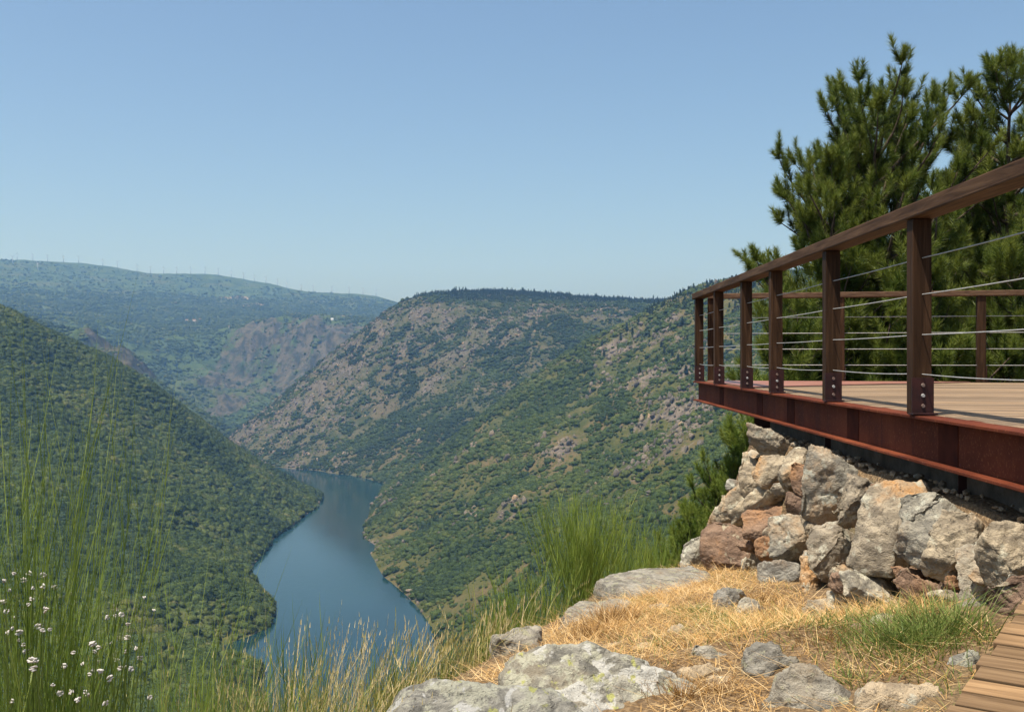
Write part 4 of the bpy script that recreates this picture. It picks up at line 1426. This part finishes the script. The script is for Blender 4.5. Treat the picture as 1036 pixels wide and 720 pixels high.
# lying straw
pl = ground_pts(26000, -.7, 2.0, 2.6, 10.5, lambda x, y: on_ledge(x, y) * np.clip(.8 + 1.3 * patch(x, y), .35, 1))
m = len(pl)
pl[:, 2] += RNG.uniform(.005, .04, m)
st2 = blades(pl, RNG.uniform(.015, .04, m), RNG.uniform(0, 6.28, m), RNG.uniform(3, 9, m), RNG.normal(0, .5, m), RNG.uniform(.002, .0035, m), RNG.normal(.62, .25, m), 3)
# taller tufts of straw by the slabs, at the foot of the wall
tc_ = []
for cx, cy, n_, r_, h_ in [(.62, 6.3, 900, .28, .24), (.5, 5.6, 800, .3, .2), (.9, 7.0, 500, .3, .2), (1.25, 7.6, 500, .3, .22), (.95, 8.6, 500, .4, .2), (1.5, 4.9, 600, .25, .2), (1.35, 5.6, 600, .25, .22), (1.0, 4.6, 400, .25, .16), (1.3, 3.7, 350, .22, .15), (.75, 4.4, 300, .2, .14), (1.62, 4.35, 250, .12, .2), (.3, 5.0, 350, .2, .18)]:
    a, r = RNG.uniform(0, 6.28, n_), np.abs(RNG.normal(0, r_, n_))
    x, y = cx + np.cos(a) * r, cy + np.sin(a) * r
    k = on_ledge(x, y)
    P = np.c_[x, y, ledge_z(x, y) - .01][k]
    tc_.append(blades(P, RNG.uniform(.25, .9, len(P)) * h_ * .66, RNG.uniform(0, 6.28, len(P)), RNG.uniform(.1, 1.5, len(P)), RNG.uniform(0, .9, len(P)), RNG.uniform(.002, .0035, len(P)), RNG.normal(.45, .25, len(P)), 4))
dead = []
for px, py, n_, r_, h_ in [(612, 634, 420, .10, .15), (598, 646, 260, .08, .12), (655, 690, 200, .06, .10), (690, 703, 180, .06, .10), (770, 610, 220, .09, .13), (728, 700, 160, .07, .08), (640, 628, 200, .09, .09), (835, 650, 200, .1, .09), (690, 650, 160, .09, .07)]:
    d_ = ground_depth(px, py)
    a, r = RNG.uniform(0, 6.28, n_), np.abs(RNG.normal(0, r_, n_))
    x, y = (px - CX) / F * d_ + np.cos(a) * r, d_ + np.sin(a) * r * 1.3
    P = np.c_[x, y, ledge_z(x, y) - .01]
    dead.append(blades(P, RNG.uniform(.35, 1.0, n_) * h_, a + RNG.normal(0, .7, n_), RNG.uniform(.05, .7, n_), RNG.uniform(0, .7, n_), RNG.uniform(.002, .0035, n_), RNG.normal(.06, .1, n_), 3))
V, Fc, T = merge([st1, st2] + tc_ + dead)
o = link('dry_grass', new_mesh('dry_grass', V, Fc, False, {'tint': T}), M['straw'])
tag(o, 'dry golden straw matting the ledge in front of the stone wall', 'dry grass', None, 'stuff')

pg = ground_pts(42000, -.3, 2.0, 2.9, 8.5, lambda x, y: on_ledge(x, y) * greenness(x, y))
m = len(pg)
gs1 = blades(pg, RNG.uniform(.02, .085, m) * (.8 + 1.1 * np.exp(-((pg[:, 0] - 1.5) ** 2 / .1 + (pg[:, 1] - 4.1) ** 2 / .2))), RNG.uniform(0, 6.28, m), RNG.uniform(.1, .8, m), RNG.uniform(0, .8, m), RNG.uniform(.002, .0045, m), RNG.normal(.55, .25, m), 3)
gt = [gs1]
for px, py, n_, r_, h_ in [(665, 654, 90, .03, .05), (620, 668, 60, .03, .05), (735, 628, 240, .09, .08), (705, 618, 160, .07, .08), (790, 628, 260, .11, .10), (905, 655, 320, .10, .15), (935, 650, 320, .10, .18), (965, 640, 240, .08, .2), (745, 640, 160, .08, .07), (860, 690, 90, .05, .07), (650, 612, 120, .06, .08)]:
    d_ = ground_depth(px, py)
    a, r = RNG.uniform(0, 6.28, n_), np.abs(RNG.normal(0, r_, n_))
    x, y = (px - CX) / F * d_ + np.cos(a) * r, d_ + np.sin(a) * r * 1.4
    P = np.c_[x, y, ledge_z(x, y) - .01]
    gt.append(blades(P, RNG.uniform(.35, 1.0, n_) * h_, a + RNG.normal(0, .9, n_), RNG.uniform(.05, .8, n_), RNG.uniform(0, .8, n_), RNG.uniform(.0025, .0048, n_), RNG.normal(.5, .25, n_), 4))
V, Fc, T = merge(gt)
o = link('green_grass', new_mesh('green_grass', V, Fc, False, {'tint': T}), M['fresh'])
tag(o, 'short green grass and weeds among the straw below the wall', 'grass', None, 'stuff')


# tall seeding grass beyond the rocks, along the bottom of the view
def seed_stems(P, H, az, lean, curl, tint):
    base = blades(P, H, az, lean, curl, np.full(len(P), .0036), tint, 6)
    # seed heads: short spikelets along the top quarter
    parts = [base]
    n = len(P)
    for k in range(9):
        t = .74 + .26 * k / 8
        out = H * (lean * t + curl * t * t)
        hz = H * (t - .35 * np.clip(curl, 0, 2) * t * t)
        Q = np.c_[P[:, 0] + np.cos(az) * out, P[:, 1] + np.sin(az) * out, P[:, 2] + hz]
        parts.append(blades(Q, RNG.uniform(.016, .03, n), az + RNG.normal(0, .9, n), RNG.uniform(.05, .38, n), np.zeros(n), np.full(n, .0034), tint + .1, 2))
    return parts


parts = []
n_ = 750
ang = RNG.uniform(0, 1, n_)
ex = np.interp(ang, [0, .35, .6, .8, 1], [-1.55, -.75, -.42, -.1, .4]) + RNG.normal(0, .16, n_)
ey = np.interp(ang, [0, .35, .6, .8, 1], [3.2, 4.0, 4.6, 5.4, 6.9]) + RNG.normal(0, .28, n_)
k = sdist(ex, ey, EDGE) > -.06
ex, ey = ex[k], ey[k]
P = np.c_[ex, ey, ledge_z(ex, ey) - .02]
n_ = len(P)
# tops reach a little below the line of sight to the river
tgt = -(np.interp(ex / ey * F + CX, [0, 120, 200, 300, 400, 460, 560, 600], [690, 690, 668, 655, 662, 650, 612, 590]) + RNG.gamma(1.6, 34, n_) - 44 - CY) / F * ey
H = np.clip(tgt - P[:, 2], .25, 1.5)
parts += seed_stems(P, H, RNG.normal(0.2, 1.1, n_), RNG.uniform(-.12, .3, n_), np.abs(RNG.normal(.25, .3, n_)), RNG.normal(.66, .26, n_))
# leaf blades in the same stand
n2 = 3200
ang = RNG.uniform(0, 1, n2)
ex = np.interp(ang, [0, .35, .6, .8, 1], [-1.6, -.75, -.42, -.1, .42]) + RNG.normal(0, .2, n2)
ey = np.interp(ang, [0, .35, .6, .8, 1], [3.2, 4.0, 4.6, 5.4, 7.0]) + RNG.normal(0, .32, n2)
k = sdist(ex, ey, EDGE) > -.04
ex, ey = ex[k], ey[k]; n2 = len(ex)
P = np.c_[ex, ey, ledge_z(ex, ey) - .02]
tgt = -(np.interp(ex / ey * F + CX, [0, 120, 200, 300, 400, 460, 560, 600], [700, 700, 690, 690, 690, 668, 622, 600]) + RNG.gamma(2.0, 20, n2) - 30 - CY) / F * ey
H = np.clip(tgt - P[:, 2], .2, 1.2)
parts.append(blades(P, H, RNG.uniform(0, 6.28, n2), RNG.uniform(0, .22, n2), np.abs(RNG.normal(.1, .15, n2)), RNG.uniform(.003, .0055, n2), RNG.normal(.24, .26, n2), 5))
V, Fc, T = merge(parts)
o = link('seeding_grass', new_mesh('seeding_grass', V, Fc, False, {'tint': T}), M['seed_grass'])
tag(o, 'tall seeding grass, straw and green, along the edge above the river', 'tall grass', None, 'stuff')


# ---------------------------------------------------------------- broom bushes and flowering plants
def broom(base, stems, H, spread, width, seed, twigs=7, lean=(0, 0)):
    r = np.random.default_rng(seed)
    n = stems
    a = r.uniform(0, 6.28, n)
    rad = np.abs(r.normal(0, .10 * spread, n))
    P = np.c_[np.cos(a) * rad, np.sin(a) * rad, np.full(n, -.05)]
    h = H * r.uniform(.35, 1.0, n) ** .8
    ln = r.uniform(.02, .42, n) ** 1.2 * spread
    cu = r.normal(.02, .05, n)
    tint = r.normal(.42, .2, n)
    ax = np.cos(a) * ln + lean[0]; ay = np.sin(a) * ln + lean[1]
    az = np.arctan2(ay, ax); ln = np.hypot(ax, ay)
    parts = [blades(P, h, az, ln, cu, np.full(n, width), tint, 6), blades(P, h, az, ln, cu, np.full(n, width), tint, 6)]
    for k in range(twigs):
        t = r.uniform(.35, .97, n)
        out = h * (ln * t + cu * t * t)
        hz = h * (t - .35 * np.clip(cu, 0, 2) * t * t)
        Q = np.c_[P[:, 0] + np.cos(az) * out, P[:, 1] + np.sin(az) * out, P[:, 2] + hz]
        parts.append(blades(Q, h * r.uniform(.10, .26, n), az + r.normal(0, 1.3, n), ln * .6 + r.uniform(.08, .35, n), np.full(n, -.05), np.full(n, width * .75), tint + r.normal(.05, .15, n), 3))
    return merge(parts)


def broom_thing(loc, label, **kw):
    t = thing('broom_bush', loc, label, 'bush', 'broom bushes at the cliff edge')
    V, Fc, T = broom(loc, **kw)
    up_ = V[:, 2]
    link('stems', new_mesh('stems', V, Fc, False, {'tint': T}), M['broom'], t)
    return t


def gpos(px, d, dz=0.0):
    x = (px - CX) / F * d
    return np.array([x, d, ledge_z([x], [d])[0] + dz])


def bush_at(px, d, top_py, label, **kw):
    g = gpos(px, d)
    H = -(top_py - CY) / F * d - g[2]
    return broom_thing(g, label, H=H, **kw)


bush_at(588, 8.6, 496, 'dense bright green broom bush behind the long flat slab', stems=230, spread=1.25, width=.0038, seed=1, twigs=16)
bush_at(622, 9.6, 505, 'smaller broom bush right behind the dense bright green one', stems=130, spread=1.3, width=.0038, seed=2, twigs=14)
bush_at(660, 10.4, 536, 'low broom bush in the gap between the bright broom and the wall', stems=170, spread=1.5, width=.0042, seed=21, twigs=14)
bush_at(545, 7.9, 560, 'low yellow-green broom at the left foot of the bright broom', stems=130, spread=1.3, width=.004, seed=22, twigs=12)
bush_at(38, 3.1, 412, 'tall broom bush with long bare shoots at the left edge', stems=200, spread=.30, width=.003, seed=3, twigs=14, lean=(.02, 0))
bush_at(2, 3.3, 455, 'broom bush cut off by the left edge, lower than its tall neighbour', stems=170, spread=.5, width=.0032, seed=4, twigs=8)
bush_at(95, 3.4, 560, 'sparse leaning broom shoots right of the white flowers', stems=60, spread=.5, width=.0032, seed=5, twigs=8, lean=(.22, 0))
bush_at(308, 4.6, 628, 'narrow dark green broom tuft standing before the river', stems=120, spread=.35, width=.0045, seed=6, twigs=6)
bush_at(245, 4.8, 640, 'low broom tuft left of the river point', stems=130, spread=.6, width=.0045, seed=7, twigs=6)
bush_at(400, 5.0, 640, 'low broom tuft above the lichen boulder', stems=130, spread=.5, width=.0045, seed=8, twigs=6)
bush_at(195, 4.4, 645, 'low broom tuft at the bottom left of centre', stems=110, spread=.6, width=.0045, seed=9, twigs=6)
bush_at(505, 6.6, 590, 'thin broom tuft among the seeding grass left of the slabs', stems=120, spread=.6, width=.005, seed=10, twigs=6)
bush_at(60, 3.8, 590, 'leafy broom clump filling the lower left corner', stems=200, spread=.8, width=.0026, seed=11, twigs=8)

# white-flowered plants, lower left
fl_me = None


def flower_head_mesh():
    r = np.random.default_rng(8)
    Vs, Fs, b = [], [], 0
    for k in range(5):
        V, Fc = ico(2)
        V = V * np.array([.0026, .0022, .0062]) * (1 + .6 * fbm(V * 2.4 + k * 3, 3))[:, None]
        a, e = r.uniform(0, 6.28), r.uniform(.1, .6)
        V = V + np.array([0, 0, .004])
        R = np.array(__import__('mathutils').Euler((e * math.cos(a), e * math.sin(a), a)).to_matrix())
        Vs.append(V @ R.T + r.normal(0, .0022, 3)); Fs.append(Fc + b); b += len(V)
    me = new_mesh('flower_head', np.concatenate(Vs), np.concatenate(Fs), True)
    me.materials.append(M['flower'])
    return me


fl_me = flower_head_mesh()
FL = {
    'white-flowered campion with many heads at the left edge': (20, 3.0, [(15, 580), (23, 587), (30, 580), (43, 582), (10, 597), (5, 587), (33, 606), (44, 593), (12, 636), (8, 640), (18, 639), (25, 652), (33, 595), (15, 625), (46, 617), (38, 634), (44, 637), (50, 637), (6, 619), (20, 647), (4, 608), (28, 612)]),
    'white-flowered campion with drooping heads in the bottom left corner': (60, 2.9, [(25, 659), (33, 668), (37, 667), (35, 676), (54, 692), (60, 702), (13, 709), (66, 673), (75, 660), (72, 699), (82, 695), (88, 702), (90, 682), (84, 672), (78, 708), (97, 659), (100, 669), (93, 678), (103, 678), (110, 686), (86, 699), (106, 712), (95, 650), (99, 655)]),
    'white-flowered campion with scattered heads leaning to the right': (112, 3.2, [(108, 625), (116, 623), (122, 622), (130, 631), (130, 645), (127, 659), (138, 656), (128, 674), (123, 676), (132, 677), (118, 667), (146, 604), (156, 617), (71, 600), (73, 609), (56, 593), (121, 617), (113, 650), (143, 665), (151, 706)]),
}
r_ = np.random.default_rng(12)
for lab, (px, d, heads) in FL.items():
    g = gpos(px, d)
    t = thing('flowering_plant', g, lab, 'plant', 'white-flowered plants')
    P0_, parts = [], []
    for hx, hy in heads:
        dd = d + r_.normal(0, .12)
        h3 = W(hx, hy, dd) - g
        b0 = np.array([r_.normal(0, .05), r_.normal(0, .05), 0])
        mid = b0 * .5 + h3 * .5 + np.array([0, 0, .1])
        c = fl_me if True else None
        o = link('flower_head', fl_me, None, t, h3)
        o.rotation_euler = (r_.uniform(-1.6, 1.6), r_.uniform(.6, 1.9) * (1 if r_.uniform() < .6 else -1), r_.uniform(0, 3))
        sc = r_.uniform(.65, 1.25); o.scale = (sc, sc, sc)
        # its stem: curved ribbon from the base to the head
        ts = np.linspace(0, 1, 8)
        cur = np.array([(1 - s) ** 2 * b0 + 2 * s * (1 - s) * mid + s * s * h3 for s in ts])
        for ax in ((1, 0, 0), (0, 1, 0)):
            wv = np.array(ax) * .0013
            V = np.concatenate([cur - wv, cur + wv])
            q = np.array([[i, i + 1, 8 + i + 1, 8 + i] for i in range(7)])
            parts.append((V, q, np.full(16, r_.uniform(.4, .8))))
        # leaves
        k = r_.integers(2, 7, 4)
        Q = cur[k]
        parts.append(blades(Q, r_.uniform(.02, .06, 4), r_.uniform(0, 6.28, 4), r_.uniform(.3, 1.2, 4), np.full(4, .2), np.full(4, .005), r_.normal(.5, .2, 4), 2))
    V, Fc, T = merge(parts)
    link('stems', new_mesh('stems', V, Fc, False, {'tint': T}), M['fresh'], t)


# ---------------------------------------------------------------- pines
def rot_to(d):
    d = d / np.linalg.norm(d, axis=1)[:, None]
    h = np.where(np.abs(d[:, 2:3]) < .9, np.array([[0, 0, 1.0]]), np.array([[1.0, 0, 0]]))
    s = np.cross(d, h); s /= np.linalg.norm(s, axis=1)[:, None]
    return s, np.cross(s, d)


def shoot_needles(P, D, Ls, tint, per, nl, nw, rng):
    """bottle-brush shoots: needles round an axis"""
    n = len(P)
    D = D / np.linalg.norm(D, axis=1)[:, None]
    s, u = rot_to(D)
    P, D, s, u = (np.repeat(a, per, 0) for a in (P, D, s, u))
    L = np.repeat(Ls, per); T = np.repeat(tint, per)
    m = n * per
    t = rng.uniform(0, 1, m) ** .8
    a = rng.uniform(0, 6.28, m)
    spread = np.radians(rng.uniform(34, 72, m)) * (1 - .65 * t ** 3)
    rad = s * np.cos(a)[:, None] + u * np.sin(a)[:, None]
    nd = D * np.cos(spread)[:, None] + rad * np.sin(spread)[:, None]
    b = P + D * (L * t)[:, None]
    ln = nl * rng.uniform(.7, 1.15, m)
    tip = b + nd * ln[:, None]; tip[:, 2] -= ln * .08
    w = np.cross(nd, rng.normal(size=(m, 3))); w /= np.linalg.norm(w, axis=1)[:, None]
    w *= nw / 2
    V = np.stack([b - w, b + w, tip], 1).reshape(-1, 3)
    Fc = np.arange(m * 3).reshape(-1, 3)
    tv = np.repeat(np.clip(T + rng.normal(0, .12, m), 0, 1), 3)
    return V, Fc, tv


def pine_mesh(seed, H, base_h, rmax, per=70, dens=1.0, nl=.15, nw=.0085, extra=(), top_pow=.75, open_=0.0):
    """trunk + limbs (MB) and needle crown arrays. z = 0 at the foot"""
    rng = np.random.default_rng(seed)
    tr = MB()
    zs = np.linspace(-.4, H * .97, 14)
    wob = np.cumsum(rng.normal(0, .035, (14, 2)), 0)
    wob -= wob[:1]
    tp = [(wob[i, 0], wob[i, 1], zs[i]) for i in range(14)]
    tr.tube(tp, [max(.018, .014 * H * (1 - z / H * .93)) for z in zs], 8)
    tx_ = lambda z: np.array([np.interp(z, zs, wob[:, 0]), np.interp(z, zs, wob[:, 1]), z])
    SP, SD, SL, ST = [], [], [], []

    def shoot(p, d, l, tt):
        SP.append(p); SD.append(d); SL.append(l); ST.append(tt)

    def limb(p0, d0, L, r0, upc):
        n = 7
        pts = [p0]
        d = d0 / np.linalg.norm(d0)
        ds = [d]
        for i in range(n):
            d = d + np.array([rng.normal(0, .09), rng.normal(0, .09), upc / n + rng.normal(0, .05)])
            d = d / np.linalg.norm(d)
            pts.append(pts[-1] + d * L / n)
            ds.append(d)
        tr.tube(pts, [max(.006, r0 * (1 - i / n * .85)) for i in range(n + 1)], 5)
        # side twigs with shoots
        step = .2 / dens
        sl = L * .28
        side = 1
        while sl < L:
            t = sl / L
            i = min(int(t * n), n - 1)
            p = pts[i] + (pts[i + 1] - pts[i]) * (t * n - i)
            dd = ds[i + 1]
            lat = np.cross(dd, [0, 0, 1.0]); lat /= np.linalg.norm(lat) + 1e-9
            tw = dd * .6 + lat * side * rng.uniform(.4, 1.0) + np.array([0, 0, rng.uniform(.05, .6)])
            tw /= np.linalg.norm(tw)
            tl = rng.uniform(.15, .42) * (1.15 - .5 * t) * min(1.0, L / 1.0 + .3)
            e = p + tw * tl
            tr.tube([p, e], [.006, .003], 3)
            up_ = tw * .45 + np.array([0, 0, rng.uniform(.5, 1.1)])
            tt = .35 + .35 * t + rng.normal(0, .12)  # tint climbs towards the limb end, painting lit tips over a shaded inside
            if rng.uniform() < .5:
                shoot(p + tw * tl * .3, tw + np.array([0, 0, .3]), tl * .6, tt - .25)
            shoot(e, up_, rng.uniform(.2, .36), tt + .12)
            if rng.uniform() < .35:
                shoot(e, tw + lat * rng.normal(0, .6) + np.array([0, 0, .2]), rng.uniform(.1, .2), tt)
            if rng.uniform() < .3 * dens:
                shoot(p, np.array([rng.normal(0, .5), rng.normal(0, .5), 1.0]), rng.uniform(.1, .22), tt)
            side = -side
            sl += step * rng.uniform(.7, 1.3)
        e = pts[-1]
        for k in range(3):
            shoot(e, ds[-1] + rng.normal(0, .35, 3) + np.array([0, 0, .5]), rng.uniform(.18, .34), .75 + rng.normal(0, .1))

    z = base_h
    ga = rng.uniform(0, 6)
    while z < H - .25:
        t = (z - base_h) / (H - base_h)
        R = rmax * ((1 - t) ** top_pow * .92 + .10) * (0.75 + .35 * min(1, t * 4 + .3))
        nb = int(rng.integers(4, 7))
        for k in range(nb):
            if rng.uniform() < open_:
                continue
            a = ga + k * 6.283 / nb + rng.normal(0, .25)
            el = np.radians(8 + 42 * t ** 1.2 + rng.normal(0, 8))
            L = R * rng.uniform(.6, 1.12) / max(.55, math.cos(el))
            limb(tx_(z + rng.normal(0, .05)), np.array([math.cos(a) * math.cos(el), math.sin(a) * math.cos(el), math.sin(el)]), L, .012 + .018 * L, .55)
        ga += 1.1
        z += rng.uniform(.46, .66) * (1 - .3 * t)
    # leader
    for k in range(6):
        zt = H - .1 - k * .12
        shoot(tx_(min(zt, H * .97)) + rng.normal(0, .02, 3), np.array([rng.normal(0, .3 + .06 * k), rng.normal(0, .3 + .06 * k), 1.0]), rng.uniform(.3, .5), .6)
    for (ez, d0, L) in extra:
        limb(tx_(ez), np.array(d0, float), L, .05, .9)
    V, Fc, T = shoot_needles(np.array(SP), np.array(SD), np.array(SL), np.array(ST), per, nl, nw, rng)
    return tr, (V, Fc, T)


PINES = {}


def pine_thing(key, loc, label, rotz=0, scale=1.0, **kw):
    t = thing('pine_tree', loc, label, 'tree', 'maritime pines behind the deck')
    t.rotation_euler.z = rotz
    t.scale = (scale,) * 3
    if key not in PINES:
        tr, (V, Fc, T) = pine_mesh(**{k_: v_ for k_, v_ in kw.items() if k_ != 'leaf'})
        a = tr.build('trunk', M['bark'], t, smooth=True)
        b = link('crown', new_mesh('crown', V, Fc, False, {'tint': T}), M[kw.get('leaf', 'needles')], t)
        PINES[key] = (a, b)
    else:
        for s in PINES[key]:
            c = s.copy(); COL.objects.link(c); c.parent = t
    return t


def pine_at(key, px, top, d, label, H, rotz=0, **kw):
    """pine of height H whose leader shows at (px, top), d metres ahead; scaled to stand on the slope"""
    P = W(px, top, d)
    zg = ledge_z([P[0]], [d])[0]
    s = (P[2] - zg) / (H + {'main': 1.75, 'second': 1.3, 'bush': 1.7, 'third': .15}.get(key, .8))
    return pine_thing(key, (P[0], d, zg), label, rotz, s, H=H, **kw)


pine_at('main', 877, 44, 19.5, 'tallest pine with dense dark crown, left of the others behind the deck', 12.0, seed=11, base_h=4.6, rmax=2.75, per=165, dens=1.0, top_pow=.5, extra=((9.6, (-1, -.15, .08), 2.0), (9.4, (-1, -.4, .2), 1.8), (10.2, (-1, .1, .3), 1.5), (8.4, (-1, -.15, .02), 2.7), (8.0, (-1, -.5, .0), 1.9)))
pine_at('second', 908, 50, 20.6, 'tall pine just right of the tallest one, their crowns merging', 12.0, seed=12, base_h=4.2, rmax=2.3, per=155, dens=.95, top_pow=.5)
pine_at('slim', 968, 98, 22.0, 'slim open pine with bare lower trunk between two fuller pines', 11.0, seed=13, base_h=4.0, rmax=1.35, per=140, dens=1.0, top_pow=.85, open_=.15)
pine_at('third', 1018, 52, 20.5, 'tall pine at the right edge with finger-like upright shoots', 12.0, seed=14, base_h=4.4, rmax=2.0, per=140, dens=1.15)
pine_at('low', 800, 272, 17.2, 'low young pine whose crown shows through the railing near the far posts', 8.0, seed=15, base_h=1.2, rmax=1.6, per=140, dens=1.2)
pine_at('bush', 772, 322, 16.2, 'young bright green pine growing below the deck corner', 7.0, seed=16, base_h=.5, rmax=1.6, per=110, dens=.95, top_pow=.6, leaf='young')
pine_at('second', 838, 108, 18.9, 'shorter pine whose crown bulges out left of the tallest one', 12.0, rotz=3.4)
pine_at('low', 855, 215, 18.2, 'bushy pine under the tallest one seen between the posts', 8.0, rotz=1.3)
pine_at('second', 940, 150, 24.5, 'shaded pine filling the gap behind the slim open pine', 12.0, rotz=2.2)
pine_at('main', 1000, 130, 26.0, 'shaded pine deeper in the wood behind the right-hand tree', 12.0, rotz=2.7)
pine_at('third', 1060, 90, 23.5, 'pine half outside the right edge of the photo', 12.0, rotz=1.2)
pine_at('low', 935, 225, 17.5, 'lower bushy pine behind the nearest post', 8.0, rotz=3.0)
pine_at('low', 1015, 205, 18.0, 'lower bushy pine at the right behind the cables', 8.0, rotz=4.4)
pine_at('second', 870, 200, 27.0, 'distant pine in the shade behind the tallest one', 12.0, rotz=4.0)
pine_at('slim', 800, 330, 24.0, 'thin pine low behind the far railing', 11.0, rotz=2.0)
pine_at('bush', 724, 418, 13.6, 'bright green pine top just left of the wall under the beam tip', 7.0, rotz=2.0)
pine_at('bush', 708, 440, 14.6, 'loose green pine a little lower than the bright pine top by the beam tip', 7.0, rotz=5.3)
pine_at('bush', 680, 500, 14.9, 'small pine between the lowest sapling and the loose green pine', 7.0, rotz=1.4)
pine_at('bush', 696, 486, 13.2, 'pine sapling low on the slope left of the wall, second from the left', 7.0, rotz=3.1)
pine_at('bush', 664, 528, 13.8, 'lowest pine sapling, its tip just above the long slab', 7.0, rotz=.7)
pine_at('bush', 744, 408, 12.9, 'pine sapling pressed against the left end of the wall', 7.0, rotz=4.7)

# ---------------------------------------------------------------- haze, light, camera
hz = NT('haze')
for nd in list(hz.N):
    if nd.type in ('BSDF_PRINCIPLED',):
        hz.N.remove(nd)
vol = hz.N.new('ShaderNodeVolumePrincipled')
vol.inputs['Color'].default_value = (0.24, 0.50, 1.0, 1)
vol.inputs['Absorption Color'].default_value = (1, 1, 1, 1)
vol.inputs['Density'].default_value = 5.6e-5
vol.inputs['Anisotropy'].default_value = 0.2
hz.t.links.new(vol.outputs[0], hz.out.inputs['Volume'])
X0, X1, Y0, Y1, Z0, Z1 = -13000, 13000, -3000, 11600, -420, 980
box = MB().prism([(X0, Y0, Z0), (X1, Y0, Z0), (X1, Y1, Z0), (X0, Y1, Z0)], [(X0, Y0, Z1), (X1, Y0, Z1), (X1, Y1, Z1), (X0, Y1, Z1)])
o = box.build('haze', hz.m)
tag(o, 'thin blue summer haze filling the gorge air', 'haze', None, 'stuff')

sun_dir = Vector((-.28, -.2, 1)).normalized()
el = math.asin(sun_dir.z)
az = math.atan2(sun_dir.x, sun_dir.y)
w = bpy.data.worlds.new('World')
SC.world = w
w.use_nodes = True
bg = w.node_tree.nodes['Background']
sky = w.node_tree.nodes.new('ShaderNodeTexSky')
sky.sky_type = 'NISHITA'
sky.sun_disc = False
sky.sun_elevation = el
sky.sun_rotation = az % (2 * math.pi)
sky.altitude = 500
sky.air_density = 1.0
sky.dust_density = 3.5
sky.ozone_density = 0.9
tn = w.node_tree.nodes.new('ShaderNodeMix')
tn.data_type = 'RGBA'; tn.blend_type = 'MULTIPLY'; tn.inputs[0].default_value = 1
tn.inputs[7].default_value = (0.90, 1.0, 1.02, 1)
w.node_tree.links.new(sky.outputs[0], tn.inputs[6])
w.node_tree.links.new(tn.outputs[2], bg.inputs[0])
bg.inputs[1].default_value = 0.093
sl = bpy.data.lights.new('sun', 'SUN')
sl.energy = 5.0
sl.angle = math.radians(.53)
sl.color = (1, .93, .82)
so = bpy.data.objects.new('sun', sl)
so.rotation_euler = sun_dir.to_track_quat('Z', 'Y').to_euler()
COL.objects.link(so)

cam = bpy.data.cameras.new('camera')
cam.sensor_width = 36
cam.lens = 36 * F / 1036
cam.shift_y = (CY - 360) / 1036
cam.clip_start = .05
cam.clip_end = 40000
co = bpy.data.objects.new('camera', cam)
co.rotation_euler = (math.radians(90), 0, 0)
COL.objects.link(co)
SC.camera = co

SC.view_settings.view_transform = 'Standard'
SC.view_settings.look = 'None'
SC.view_settings.exposure = 0.68
SC.view_settings.gamma = 1.0
SC.cycles.max_bounces = 6
SC.cycles.diffuse_bounces = 3
SC.cycles.glossy_bounces = 2
SC.cycles.transmission_bounces = 4
SC.cycles.transparent_max_bounces = 8
SC.cycles.volume_bounces = 1
SC.cycles.use_denoising = True
SC.cycles.sample_clamp_indirect = 8
